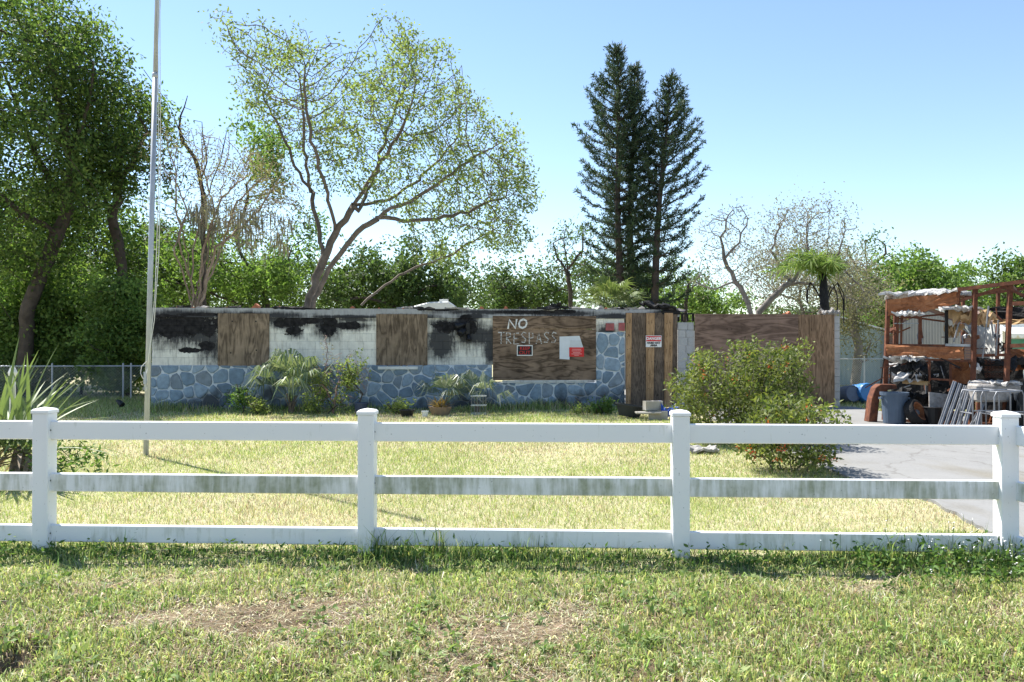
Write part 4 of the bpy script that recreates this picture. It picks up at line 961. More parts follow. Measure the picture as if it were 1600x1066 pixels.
# ---- Norfolk Island pines
def norfolk(label, bx, tx, ty, d, half, side=(1, 1), bare=0.0):
    base = Vector(((bx-800)/F*d, d, 0)); top = P(tx, ty, d); t = thing('island_pine', label, 'tree', base, group='tall island pines')
    ax = top-base; Ht = top.z; mb = MB()
    mb.tube([base+ax*s+Vector((.06*math.sin(9*s), 0, 0)) for s in np.linspace(-.01, 1, 16)], list(np.linspace(.27, .025, 16)), 8)
    tr = mb.obj('trunk', M_BARKD, t, smooth=True); tr.matrix_parent_inverse = Matrix.Translation(-base)
    z = Ht*(.16+bare); V = []; D = []; br = MB(); w_ = 0
    while z < Ht-.15:
        s = z/Ht; q = (1-s)
        L = half*min(1.0, 0.16+q*2.6)*(1 if q < .55 else 1-.6*(q-.55)/.45)
        nb = 6 if s < .9 else 5; a0 = random.uniform(0, 6.28)
        for b in range(nb):
            an = a0+6.283*b/nb+random.uniform(-.25, .25); l = L*random.uniform(.72, 1.12)*(side[0] if math.cos(an) < 0 else side[1])
            if random.random() < .07: continue
            dr_ = Vector((math.cos(an), math.sin(an), 0)); o_ = base+ax*s; up = .12+.45*s
            pts = [o_+dr_*l*f+Vector((0, 0, l*(up*f-.34*f*(1-s)*math.sin(f*2.4)+.26*f**3))) for f in np.linspace(0, 1, 7)]
            br.tube(pts, [.035*(1-.8*f)+.006 for f in np.linspace(0, 1, 7)], 4, False)
            for k_ in range(6):
                a_, b_ = pts[k_], pts[k_+1]
                if k_ == 0 and l > 1: continue
                m = int(9*(b_-a_).length/.3)+3
                tt = RNG.random(m)[:, None]; pp_ = np.array(a_)*(1-tt)+np.array(b_)*tt; dv = np.array((b_-a_).normalized())
                for rep in range(2):
                    V.append(pp_+RNG.normal(size=(m, 3))*.055); D.append(np.repeat(dv[None], m, 0)*1.0+RNG.normal(size=(m, 3))*.42+np.array([0, 0, .25]))
                if l > .8 and k_ >= 2:                       # side branchlets, lying nearly flat
                    for sg in (-1, 1):
                        sd = Vector((-dr_.y, dr_.x, 0))*sg; e_ = b_+(sd*.75+dr_*.7+Vector((0, 0, .22)))*l*.15*(1.15-k_/7)
                        m = 12; tt = RNG.random(m)[:, None]; V.append(np.array(b_)*(1-tt)+np.array(e_)*tt+RNG.normal(size=(m, 3))*.04); D.append(np.repeat(np.array((e_-b_).normalized())[None], m, 0)+RNG.normal(size=(m, 3))*.4+np.array([0, 0, .2]))
        z += max(.30, .68*(.4+.9*q)) * random.uniform(.85, 1.15)
    o = br.obj('branches', M_BARKD, t); o.matrix_parent_inverse = Matrix.Translation(-base)
    o = leaves('crown', np.concatenate(V), .21, .045, L_PINE, t, up=.2, dirs=np.concatenate(D)); o.matrix_parent_inverse = Matrix.Translation(-base)
norfolk('tallest island pine, left of the three tall pines', 970, 964, 72, 40, 1.95, (1.05, .8)); norfolk('middle island pine with pointed top between the other two', 982, 991, 98, 40.8, 1.7, (.7, .9)); norfolk('leaning island pine, right of the three tall pines', 1013, 1046, 120, 39.3, 2.0, (.72, 1.05), .05)

# ---- palms
def fanleaf(V, Fc, base, dirn, pet, R, nseg, droop=.35, spread=2.5, wd=.03):
    """one fan leaf: stalk from base along dirn, then folded strips"""
    dirn = Vector(dirn).normalized(); hub = Vector(base)+dirn*pet-Vector((0, 0, pet*pet*.12))
    side = dirn.cross(Vector((0, 0, 1))); side = side.normalized() if side.length > .05 else Vector((1, 0, 0)); nrm = side.cross(dirn).normalized()
    k = len(V); w2 = side*.008; V += [Vector(base)-w2, Vector(base)+w2, hub+w2, hub-w2]; Fc.append((k, k+1, k+2, k+3))
    for i in range(nseg):
        a = (i/(nseg-1)-.5)*spread+random.uniform(-.05, .05); d_ = (dirn*math.cos(a)+side*math.sin(a)).normalized(); l = R*(.75+.25*math.cos(a))*random.uniform(.85, 1.1)
        m1 = hub+d_*l*.5+nrm*.03*l; tip = hub+d_*l*.95-Vector((0, 0, l*droop*random.uniform(.5, 1.4))); s = d_.cross(nrm).normalized()*wd*.5
        k = len(V); V += [hub, m1+s, tip, m1-s]; Fc.append((k, k+1, k+2, k+3))
def build_fan(name, label, base, crown_z, nleaf, pet, R, nseg, mat, wd=.03, elev=(.1, 1.3), trunk_r=.09, cat='palm', droop=.35, boots=False, group=None, mats=M_BARK):
    t = thing(name, label, cat, base, group=group); V = []; Fc = []; base = Vector((0, 0, 0)); ori = base+Vector((0, 0, crown_z))
    for i in range(nleaf):
        az = 2.4*i+random.uniform(-.3, .3); el = elev[0]+(elev[1]-elev[0])*((i+.5)/nleaf); 
        fanleaf(V, Fc, ori+Vector((0, 0, random.uniform(-.1, .05))), (math.cos(az)*math.cos(el), math.sin(az)*math.cos(el), math.sin(el)), pet*random.uniform(.75, 1.15), R*random.uniform(.8, 1.1), nseg, droop, wd=wd)
    me = bpy.data.meshes.new('fronds'); me.from_pydata([tuple(v) for v in V], [], Fc); link('fronds', me, mat, t)
    mb = MB(); mb.tube([(0, 0, -.1), (.01, 0, crown_z*.5), (0, 0, crown_z)], [trunk_r*1.1, trunk_r, trunk_r*.8], 9)
    for i in range(int(crown_z*10)+6 if boots else 0):
        a = i*2.4; z = crown_z*random.uniform(.25, 1); mb.beam((math.cos(a)*trunk_r*.8, math.sin(a)*trunk_r*.8, z), (math.cos(a)*trunk_r*2.0, math.sin(a)*trunk_r*2.0, z+.2), .05, .02)
    mb.obj('trunk', mats, t); return t
L_PALM = leafmat('fan_palm_leaf', [(0.10, 0.15, 0.045), (0.16, 0.215, 0.07), (0.21, 0.24, 0.10)], 0.35, 0.15, 0.5)
L_PALMG = leafmat('grey_green_palm_leaf', [(0.10, 0.155, 0.075), (0.16, 0.21, 0.105), (0.24, 0.27, 0.16)], 0.3, 0.1, 0.5)
L_SILV = leafmat('silvery_palm_leaf', [(0.13, 0.19, 0.12), (0.24, 0.28, 0.20), (0.38, 0.40, 0.32)], 0.3, 0.1, 0.55)
def gp(px, py, d=None):
    d = d or dg(py); return Vector(((px-800)/F*d, d, 0))
build_fan('fan_palm', 'shaggy fan palm standing behind the roofless wall below the pines', gp(952, 0, 25.5), 2.75, 50, .75, .85, 20, L_PALM, .045, (-.6, 1.45), .16, boots=True)
build_fan('fan_palm', 'small green fan palm against the stone wall left of centre', gp(455, 645, 19.2), .3, 24, .95, .78, 16, L_PALMG, .045, (.5, 1.45), .07, droop=.7, boots=True)
build_fan('fan_palm', 'silvery fan palm with drooping tips in front of the wall', gp(700, 645, 19.4), .25, 12, .55, .66, 13, L_SILV, .05, (.35, 1.4), .05, droop=.5)
build_fan('fan_palm', 'small silvery fan palm beside the wire cage', gp(745, 645, 19.3), .3, 9, .55, .62, 13, L_SILV, .05, (.4, 1.4), .05, droop=.6)
# queen palm with burnt trunk
L_QUEEN = leafmat('feather_palm_leaf', [(0.11, 0.19, 0.045), (0.17, 0.26, 0.06), (0.25, 0.31, 0.10)], 0.45, 0.1)
qb = gp(1289, 0, 24.0); qp = thing('feather_palm', 'feather palm with burnt black trunk and lopsided green fronds', 'palm', qb)
qz = CH+(HY-428)/F*24; mb = MB(); mb.tube([(0, 0, -.1), (.02, 0, 1.5), (.0, 0, 2.6), (-.06, 0, qz)], [.13, .14, .15, .1], 10); mb.obj('trunk', M_CHAR, qp, smooth=True)
V = []; D = []; rb = MB()
for i, (az, el, L) in enumerate([(math.pi, 1.0, 2.1), (2.8, .75, 2.1), (3.5, .7, 2.0), (2.4, .9, 1.6), (3.9, 1.0, 1.7), (1.6, 1.1, 1.5), (4.6, .9, 1.4), (.2, 1.2, 1.0), (3.1, 1.15, 1.6), (5.6, 1.1, .9)]):
    pts = []
    for f in np.linspace(0, 1, 9):
        r_ = L*f; pts.append(Vector((math.cos(az)*math.cos(el)*r_, math.sin(az)*math.cos(el)*r_, qz+math.sin(el)*r_-.62*L*f*f)))
    rb.tube(pts, list(np.linspace(.02, .005, 9)), 4, False)
    for k_ in range(8):
        m = 14; tt = RNG.random(m)[:, None]; V.append(np.array(pts[k_])*(1-tt)+np.array(pts[k_+1])*tt); t_ = np.array((pts[k_+1]-pts[k_]).normalized()); sd = np.cross(t_, (0, 0, 1)); sg = RNG.choice([-1, 1], m)[:, None]
        D.append(t_[None]*.6+sd[None]*sg*.8+np.array([0, 0, -.35])+RNG.normal(size=(m, 3))*.15)
rb.obj('frond_ribs', L_QUEEN, qp); leaves('fronds', np.concatenate(V), .46, .035, L_QUEEN, qp, dirs=np.concatenate(D))
for i, (a, l, ln) in enumerate([(.3, 1.0, .5), (.9, .8, .6), (2.6, .9, .3), (-.4, .9, .9), (3.6, 1.3, .2)]):
    mb = MB(); mb.tube([(0, 0, qz-1.0), (math.cos(a)*.25, .1, qz-.5), (math.cos(a)*.45, .1, qz-.25), (math.cos(a)*.6, 0, qz-.35-ln*.5), (math.cos(a)*.62, 0, qz-.6-ln)], .018, 5); mb.obj('burnt_stalk', M_CHAR, qp)

# ================================================================ YARD OBJECTS
M_GALV = plain('galvanised_pipe', (0.40, 0.43, 0.46), 0.5, 0.25, var=0.15, scale=3)
M_ROPE = plain('white_rope', (0.62, 0.62, 0.58), 0.9)
fb = G(228, 712); fp = thing('flagpole', 'bare galvanised flagpole with slack white halyard on the lawn', 'flagpole', fb)
lean = 0.0225
mb = MB(); mb.tube([(0, 0, -.2), (5.66*lean, 0, 5.66)], .037, 14); mb.obj('lower_section', M_GALV, fp, smooth=True)
mb = MB(); mb.tube([(5.6*lean, 0, 5.6), (5.67*lean, 0, 5.67)], .044, 14); mb.obj('joint_collar', M_GALV, fp, smooth=True)
mb = MB(); mb.tube([(5.66*lean, 0, 5.66), (8.6*lean, 0, 8.6)], .032, 14); mb.obj('upper_section', M_GALV, fp, smooth=True)
mb = MB(); mb.lathe([(0, 8.6), (.05, 8.62), (.07, 8.67), (.05, 8.72), (0, 8.74)], 12, (8.6*lean, 0, 0)); mb.obj('finial', M_GALV, fp, smooth=True)
def halyard(pts): mb = MB(); mb.tube(pts, .006, 5); mb.obj('halyard', M_ROPE, fp, smooth=True)
halyard([(.25, -.03, 8.5), (.215, -.05, 6.5), (.235, -.06, 4.2), (.215, -.06, 3.0), (.15, -.06, 2.0), (.06, -.05, 1.45), (.045, -.05, 1.05)])
halyard([(.21, -.03, 8.5), (.185, -.05, 6.5), (.205, -.05, 4.0), (.16, -.06, 2.4), (.09, -.05, 1.7), (.05, -.05, 1.35)])
halyard([(.04, -.05, 1.4), (-.04, -.05, 1.32), (-.055, -.05, 1.22), (-.02, -.05, 1.14), (.03, -.05, 1.18), (.05, -.05, 1.3)])
mb = MB(); mb.box((-.01, -.06, 1.08), (.05, -.035, 1.12)); mb.box((.0, -.075, 1.06), (.035, -.058, 1.24)); mb.obj('cleat', M_GALV, fp)
halyard([(.02, -.05, 1.1), (.0, -.06, .98), (.03, -.06, .96), (.04, -.05, 1.02)])

# ---- chain link fences
def chainlink(label, a, b, h, posts, dbl=None):
    a, b = Vector(a), Vector(b); L = (b-a).length; rz = math.atan2(b.y-a.y, b.x-a.x); t = thing('chain_link_fence', label, 'fence', a, rz)
    for s in posts:
        mb = MB(); mb.tube([(s, 0, -.1), (s, 0, h+.05)], .026, 8); mb.lathe([(.03, h+.05), (.025, h+.08), (0, h+.095)], 8, (s, 0, 0)); mb.obj('post', M_GALV, t)
    mb = MB(); mb.tube([(0, 0, h), (L, 0, h)], .02, 8); mb.obj('top_rail', M_GALV, t)
    V = []; Fc = []; sp = .085; n = int((L+h)/sp)
    for i in range(n):
        for sg in (0, 1):
            x0 = i*sp-h; x1 = i*sp
            p0, p1 = ((x0, .03), (x1, h)) if sg == 0 else ((x1, .03), (x0, h))
            if min(p0[0], p1[0]) < 0 or max(p0[0], p1[0]) > L: continue
            k = len(V); V += [(p0[0]-.0035, -.024, p0[1]), (p0[0]+.0035, -.026, p0[1]), (p1[0]+.0035, -.026, p1[1]), (p1[0]-.0035, -.024, p1[1])]; Fc.append((k, k+1, k+2, k+3))
    o = link('wire_mesh', MB().add(V, Fc).mesh('wire_mesh'), M_GALV, t); o['kind'] = 'stuff'; return t
chainlink('chain link fence with double gate post left of the house', (-17.5, 23.6, 0), (-10.9, 24.2, 0), 1.02, [0.1, 2.0, 3.7, 5.75, 5.98, 6.55])
chainlink('chain link fence in front of the teal shed', (11.6, 29.5, 0), (15.5, 29.5, 0), 1.15, [.1, 1.45, 3.0, 3.9])

# ---- sword leaved plant on the left behind the fence
L_SWORD = leafmat('sword_leaf', [(0.10, 0.15, 0.05), (0.15, 0.21, 0.08), (0.20, 0.25, 0.11)], 0.3, 0.1, 0.5)
L_DEAD = leafmat('dead_leaf', [(0.20, 0.14, 0.10), (0.30, 0.23, 0.17), (0.38, 0.31, 0.24)], 0.25, 0.1, 0.2)
def strap(L, az, el, wd, bend, n=7):
    V = []; Fc = []; p = Vector((0, 0, 0)); e = el; st = L/n
    for i in range(n+1):
        f = i/n; wv = wd*(0.55+1.2*f if f < .35 else .97*(1-((f-.35)/.65)**2.2))+.002; s = Vector((-math.sin(az), math.cos(az), 0))*wv/2
        up = Vector((-math.cos(az)*math.sin(e), -math.sin(az)*math.sin(e), math.cos(e)))*wv*.22
        V += [p-s+up, p, p+s+up]; p = p+Vector((math.cos(az)*math.cos(e), math.sin(az)*math.cos(e), math.sin(e)))*st; e -= bend/n
    for i in range(n):
        k = 3*i; Fc += [(k, k+1, k+4, k+3), (k+1, k+2, k+5, k+4)]
    return MB().add(V, Fc)
sb = G(32, 752); sw = thing('sword_plant', 'large plant with long sword leaves and brown dead skirt at left edge', 'plant', sb)
for i in range(76):
    az = i*2.4; f = i/76; o = strap(random.uniform(1.0, 1.45), az, .3+1.1*f, .045, random.uniform(.2, .9)*(1.3-f)).obj('leaf', L_SWORD, sw, smooth=True); o.location = (random.uniform(-.3, .12), random.uniform(-.15, .15), .25+.2*random.random())
for i in range(34):
    o = strap(random.uniform(.45, .75), i*2.4+.3, random.uniform(-.4, .5), .05, random.uniform(.8, 1.8)).obj('dead_leaf', L_DEAD, sw, smooth=True); o.location = (random.uniform(-.12, .12), random.uniform(-.12, .12), random.uniform(.12, .4))
mb = MB(); mb.tube([(0, 0, -.05), (0, .03, .2), (.02, 0, .4)], [.14, .12, .08], 9); mb.obj('stem', M_BARK, sw)
b2 = G(-30, 735); c = clumped(ell([(95, 715, 40, 25), (140, 722, 40, 16), (60, 760, 60, 25), (10, 770, 50, 20)], 60, 9.3, .35), 16, .07); c = c[c[:, 2] > 0.0]
o = leaves('creeping_weeds', c, .09, .03, M_WEED, up=.8); tag(o, 'tangle of green creeping weeds beside the sword leaved plant', 'weeds', kind='stuff')
mb = MB(); q = G(20, 700); mb.tube([(q.x, q.y, -.1), (q.x, q.y, 1.15)], .045, 4); mb.lathe([(.06, 1.15), (.07, 1.2), (.04, 1.27), (0, 1.32)], 8, (q.x, q.y, 0)); o = mb.obj('garden_post', M_WHITE); tag(o, 'short white garden post behind the sword leaved plant', 'post')

# ---- big flowering shrubs by the drive
L_CROT = leafmat('yellow_green_shrub_leaf', [(0.08, 0.125, 0.03), (0.15, 0.20, 0.045), (0.24, 0.27, 0.07), (0.08, 0.105, 0.035)], 0.4, 0.4, 0.4)
L_FLOW = leafmat('orange_flower', [(0.55, 0.10, 0.04), (0.65, 0.20, 0.05), (0.50, 0.06, 0.05)], 0.3, 0.1, 0.2)
def flshrub(label, ells, d, dr, n, per, flow, stem_px, dead=0):
    base = Vector(((stem_px-800)/F*d, d, 0)); t = thing('flowering_shrub', label, 'shrub', base); inv = Matrix.Translation(-base)
    at = ell(ells, n, d, dr); at = at[at[:, 2] > .08]
    pl = [[base+Vector((k*.09, random.uniform(-.1, .1), -.05)), base+Vector((k*.22, random.uniform(-.3, .3), .4))] for k in (-2, -1, 0, 1, 2)]
    pos, par = grow(pl, at, .09, 2.2, .115, 60, .25, (0, 0, .12)); o, r, ch = wood('stems', pos, par, M_BARKP, t, .003, rmax=.03); o.matrix_parent_inverse = inv
    tips = pos[(r < .0065) & (pos[:, 2] > .06)]; o = leaves('foliage', clumped(tips[fbm(tips[:, 0]*2, tips[:, 2]*2+tips[:, 1], 2.4, 5) > RNG.normal(-.35, .25, len(tips))], per, .05), .08, .034, L_CROT, t, up=.6, droop=-.5); o.matrix_parent_inverse = inv
    fc = tips[RNG.choice(len(tips), flow)]; o = leaves('flowers', clumped(fc, 14, .028), .035, .022, L_FLOW, t, up=1); o['kind'] = 'stuff'; o.matrix_parent_inverse = inv
flshrub('large yellow green shrub in front of the boarded garage', [(1098, 562, 12, 18, 2), (1165, 541, 10, 14, 2), (1203, 545, 11, 16, 2), (1240, 556, 9, 20, 2), (1062, 605, 14, 14, 2), (1110, 595, 44, 36), (1150, 575, 44, 30), (1195, 575, 42, 36), (1228, 590, 26, 40), (1160, 612, 100, 54), (1085, 630, 36, 36), (1120, 660, 60, 34), (1200, 650, 60, 40)], 13.4, .95, 5200, 9, 26, 1150)
flshrub('lower orange flowered shrub at the edge of the driveway', [(1230, 662, 66, 42), (1282, 655, 34, 28), (1195, 690, 50, 34), (1255, 710, 44, 34), (1215, 640, 40, 22), (1290, 680, 18, 16)], 10.3, .6, 3600, 9, 40, 1235)
M_ROCK = m_conc('pale_rock', (0.33, 0.32, 0.30), .2)
q = G(1098, 708); o = scrap('rock', (0, 0, .05), .42, .3, .06, M_ROCK, 4); o.location = q; tag(o, 'flat grey rock in the grass beside the large shrub', 'rock')

# ---- beds in front of the wall
t, _, _ = tree('scraggly_bush', 'scraggly half dead bush with pinkish twigs by the wall', [[(520, 655, 0), (522, 630, 0), (528, 600, 0), (540, 570, 0)], [(522, 630, 0), (505, 600, -.1), (498, 570, 0)], [(528, 600, 0), (560, 580, .1)], [(505, 600, 0), (512, 550, 0), (508, 525, 0)]],
    [(500, 590, 22, 34), (540, 575, 34, 30), (560, 590, 22, 30), (520, 620, 40, 22), (510, 540, 10, 16)], 19.0, .35, 900, L_DRY, plain('pinkish_twig', (0.26, 0.17, 0.15), .9), per=2, lsize=(.055, .028), sig=.06, step=.09, infl=1.2, kill=.13, rmax=.03, r0=.005, tipr=.008); t['category'] = 'bush'
for lb, e in (('leafy green bush left of the scraggly pink twigs', [(495, 615, 20, 32), (500, 590, 14, 16), (520, 640, 36, 14)]), ('bright green leafy sprig in the scraggly bush', [(550, 580, 20, 22), (560, 565, 12, 18), (545, 600, 12, 12)])):
    blobtree('leafy_bush', lb, e, 18.9, .25, 90, 10, L_LIGHT, (.085, .045), .10, rmax=.02, cat='bush')
for i, (px, py, lb) in enumerate(((372, 622, 'small yellowish weed below the first boarded window'), (622, 640, 'leafy weed beside the black flower pot'), (928, 645, 'bushy weed below the right stone pier'), (905, 648, 'low weed below the large plywood board'), (945, 640, 'tall weed left of the black tub'), (405, 640, 'spreading weed left of the fan palm'))):
    blobtree('garden_weed', lb, [(px, py, 14, 12 if i else 14), (px+6, py+5, 12, 8)], 19.0-.03*i, .2, 100, 9, L_LIGHT if i % 2 else M_WEED, (.08, .035), .07, rmax=.012, cat='weed')
def pot(name, label, px, py, r, h, mat, cat='pot', d=None):
    q = gp(px, py, d); mb = MB(); mb.lathe([(0, .0), (r*.72, 0), (r, h*.9), (r*1.1, h*.9), (r*1.1, h), (r*.95, h), (r*.9, h*.8), (0, h*.78)], 16, q); o = mb.obj(name, mat, smooth=False); return tag(o, label, cat)
pot('flower_pot', 'dark blue plastic flower pot behind the second fence post', 564, 648, .16, .3, plain('navy_plastic', (0.03, 0.045, 0.09), .5), d=18.6)
pot('flower_pot', 'black low flower pot in the weeds below window', 636, 654, .17, .17, M_BLACK, d=18.2)
pot('garden_urn', 'small white garden ornament beside the black pot', 664, 655, .08, .14, M_WHITE, 'ornament', d=18.2)
bq = gp(688, 650, 18.7); br_ = thing('bromeliad_pot', 'potted orange tinged bromeliad below the silvery palm', 'plant', bq)
mb = MB(); mb.lathe([(0, 0), (.2, 0), (.28, .2), (.25, .2), (0, .17)], 14); mb.obj('pot', plain('clay_pot', (0.24, 0.17, 0.11), .8), br_)
L_BROM = leafmat('bromeliad_leaf', [(0.16, 0.20, 0.05), (0.30, 0.22, 0.07), (0.36, 0.16, 0.07)], .35, .1, .4)
for i in range(30):
    o = strap(.34, i*2.4, .4+.9*i/30, .04, .7, 5).obj('leaf', L_BROM, br_); o.location = (random.uniform(-.14, .14), random.uniform(-.1, .1), .17)
cg = thing('wire_cage', 'small white wire bird cage standing by the stone wall', 'cage', gp(748, 650, 18.9))
for i in range(6):
    for j in (0, 1):
        mb = MB(); x = -.17+.34*i/5; mb.tube([(x, -.14 + .28*j, 0), (x, -.14+.28*j, .44)], .004, 4); mb.obj('bar', M_ASH, cg)
for z in (.02, .22, .44):
    mb = MB(); mb.tube([(-.18, -.15, z), (.18, -.15, z), (.18, .15, z), (-.18, .15, z), (-.18, -.15, z)], .008, 5); mb.obj('frame', M_WHITE, cg)
tq = gp(982, 655, 18.0); tb = thing('black_tub', 'shallow black plastic tub tilted in the weeds by the door', 'tub', tq); tb.rotation_euler = (0, math.radians(9), 0)
mb = MB(); mb.lathe([(0, .03), (.24, .03), (.34, .27), (.37, .27), (.37, .3), (.32, .3), (.22, .08), (0, .07)], 18); o = mb.obj('shell', plain('dusty_black_plastic', (0.035, 0.038, 0.036), .7), tb); o.scale = (.95, .6, 1)
def cinder(name, label, px, py, d, z, rz):
    q = gp(px, py, d); t = thing(name, label, 'block', q+Vector((0, 0, z)), rz); mb = MB(); L, Wd, Hh_ = .40, .2, .2
    mb.box((-L/2, -Wd/2, 0), (L/2, -Wd/2+.035, Hh_)); mb.box((-L/2, Wd/2-.035, 0), (L/2, Wd/2, Hh_))
    for x in (-L/2, -.018, L/2-.036): mb.box((x+.0005, -Wd/2+.0352, .001), (x+.0355, Wd/2-.0352, Hh_-.001))
    o = mb.obj('block_body', M_ROCK, t); o['kind'] = 'stuff'; return t
cinder('concrete_block', 'pale concrete block lying on another block by the door', 1020, 655, 17.6, .21, .2)
cinder('concrete_block', 'lower concrete block in the weeds under the pale one', 1028, 655, 17.5, 0, -.1)
mb = MB(); q = gp(1000, 655, 17.5); mb.box((q.x-.1, q.y-.15, .14), (q.x+.45, q.y+.12, .18)); o = mb.obj('paving_slab', M_ROCK, bevel=.01); tag(o, 'thin paving slab propped beside the stacked concrete blocks', 'slab')
o = scrap('blue_bag', (0, 0, .12), .34, .3, .2, plain('blue_plastic', (0.03, 0.08, 0.34), .45), 17); o.location = gp(1043, 655, 17.6); tag(o, 'crumpled blue plastic bag next to the concrete blocks', 'bag')
sl_ = thing('garden_light', 'small black garden spotlight on the grass by the house corner', 'lamp', gp(187, 640, 20.2))
mb = MB(); mb.tube([(0, 0, -.05), (0, 0, .14)], .012, 6); mb.obj('spike', M_BLACK, sl_); mb = MB(); mb.tube([(.1, -.05, .13), (.0, 0, .2), (-.08, .03, .24)], [.07, .06, .035], 10); mb.obj('lamp_head', M_BLACK, sl_)

# ================================================================ BACKGROUND BUILDINGS
M_CREAM = plain('caravan_white', (0.72, 0.72, 0.70), .4, var=.05)
cv = thing('caravan', 'white caravan roof showing above the wall behind the house', 'caravan', (-3.6, 32.5, 0))
prof = [(-1.9, .5), (-1.9, 2.5), (-1.0, 3.12), (.2, 3.42), (1.0, 3.46), (1.25, 3.3), (1.3, 2.0), (1.2, .5)]
mb = MB(); mb.prism(prof, 0, 2.2); mb.obj('body', M_CREAM, cv, bevel=.05)
mb = MB(); mb.box((-1.2, -.01, 1.5), (-.2, .02, 2.2)); mb.obj('window', M_BLACK, cv)
mb = MB(); mb.box((.6, .4, 3.44), (.95, .8, 3.56)); mb.obj('roof_vent', M_CREAM, cv)
for s in (-.5, .3):
    mb = MB(); mb.tube([(s, -.02, .33), (s, .2, .33)], .33, 16); mb.obj('wheel', M_BLACK, cv)
def ribbed(name, col, sc, vert=True):
    n = NT(name); p = n.coord(); wv = n.node('ShaderNodeTexWave', 1, {'bands_direction': 'X' if vert else 'Z'}, Vector=p, Scale=sc, Distortion=0.0)
    c = n.ramp(n.noise(p, 1.5, 5), [(.3, tuple(v*.85 for v in col)), (.7, col)]); return n.done(c, .5, 0, n.bump(wv, .6, .03))
M_TEAL = ribbed('teal_ribbed_metal', (0.30, 0.37, 0.37), 1.6)
sh = thing('teal_shed', 'pale teal metal shed behind the chain link fence', 'shed', (14.0, 33.5, 0))
mb = MB(); mb.prism([(-2.6, 0), (-2.6, 2.25), (-.2, 2.75), (2.5, 2.0), (2.5, 0)], 0, 5); mb.obj('wall', M_TEAL, sh)
M_PALER = plain('pale_metal_roof', (0.6, 0.62, 0.62), .5)
mb = MB(); mb.add([(-2.75, -.15, 2.24), (-.2, -.15, 2.80), (-.2, 5.1, 2.80), (-2.75, 5.1, 2.24), (2.65, -.15, 1.99), (2.65, 5.1, 1.99), (-2.75, -.15, 2.3), (-.2, -.15, 2.87), (-.2, 5.1, 2.87), (-2.75, 5.1, 2.3), (2.65, -.15, 2.06), (2.65, 5.1, 2.06)],
    [(6, 7, 8, 9), (7, 10, 11, 8), (0, 3, 2, 1), (1, 2, 5, 4), (0, 1, 7, 6), (1, 4, 10, 7), (0, 6, 9, 3), (4, 5, 11, 10), (3, 9, 8, 2), (2, 8, 11, 5)]); mb.obj('roof', M_PALER, sh)
M_BSID = ribbed('brown_siding', (0.20, 0.125, 0.11), 3.0, False); M_BROOF = plain('brown_shingle', (0.21, 0.15, 0.135), .9, var=.2); M_GREYW = ribbed('weathered_grey_boards', (0.36, 0.35, 0.34), 3.0)
bn = thing('gambrel_barn', 'brown gambrel roofed barn shed with grey front', 'shed', (17.0, 32.5, 0), math.radians(-28))
gam = [(-1.5, 0), (-1.5, 1.9), (-1.05, 2.75), (0, 3.2), (1.05, 2.75), (1.5, 1.9), (1.5, 0)]
mb = MB(); mb.prism(gam, 0, 5.0); mb.obj('wall', M_BSID, bn)
mb = MB(); mb.prism([(x*.86, z*.95) for x, z in gam], -.03, -.004); mb.obj('gable_front', M_GREYW, bn)
for (x0, z0), (x1, z1) in zip(gam[1:5], gam[2:6]):
    mb = MB(); mb.beam((x0*1.03, -.05, z0+.04), (x1*1.03, -.05, z1+.04), .05, .12, (0, 1, 0)); mb.obj('trim', M_WHITE, bn)
    nx_, nz_ = -(z1-z0), (x1-x0); l = math.hypot(nx_, nz_); nx_, nz_ = nx_/l*.05, nz_/l*.05
    mb = MB(); mb.add([(x0+nx_*s, y, z0+nz_*s) for s in (.1, 1) for y in (.03, 5.1)] + [(x1+nx_*s, y, z1+nz_*s) for s in (.1, 1) for y in (.03, 5.1)], [(0, 1, 3, 2), (4, 6, 7, 5), (0, 4, 5, 1), (2, 3, 7, 6), (0, 2, 6, 4), (1, 5, 7, 3)]); mb.obj('roof_panel', M_BROOF, bn)
nb = thing('brown_house', 'long brown sided neighbour building behind the rusty frame', 'building', (21.5, 35.0, 0))
mb = MB(); mb.box((-2.6, 0, 0), (5, 4, 2.35)); mb.obj('wall', M_BSID, nb); mb = MB(); mb.prism([(-2.8, 2.34), (-2.8, 2.5), (5.2, 2.5), (5.2, 2.34)], -.3, 4.2); mb.add([(-2.8, -.3, 2.51), (5.2, -.3, 2.51), (5.2, 2, 3.3), (-2.8, 2, 3.3), (5.2, 4.2, 2.51), (-2.8, 4.2, 2.51)], [(0, 1, 2, 3), (3, 2, 4, 5), (0, 3, 5), (1, 4, 2)]); mb.obj('roof', M_BROOF, nb)
wh = thing('white_house', 'white neighbour house with scalloped awning at right edge', 'house', (20.3, 31.5, 0))
M_GREENP = plain('green_shutter', (0.06, 0.22, 0.17), .5)
mb = MB(); mb.box((-.9, 0, 0), (5, 4, 2.5)); mb.obj('wall', M_CREAM, wh); mb = MB(); mb.box((-.6, -.04, 1.0), (.0, -.005, 1.9)); mb.obj('shutter', M_GREENP, wh); mb = MB(); mb.box((.02, -.03, 1.0), (.9, -.006, 1.9)); mb.obj('window', M_BLACK, wh)
mb = MB(); mb.add([(-1.1, 0, 2.4), (4, 0, 2.4), (4, -.8, 2.1), (-1.1, -.8, 2.1), (-1.1, 0, 2.36), (4, 0, 2.36), (4, -.8, 2.06), (-1.1, -.8, 2.06)], [(3, 2, 1, 0), (4, 5, 6, 7), (0, 1, 5, 4), (2, 3, 7, 6), (0, 4, 7, 3), (1, 2, 6, 5)])
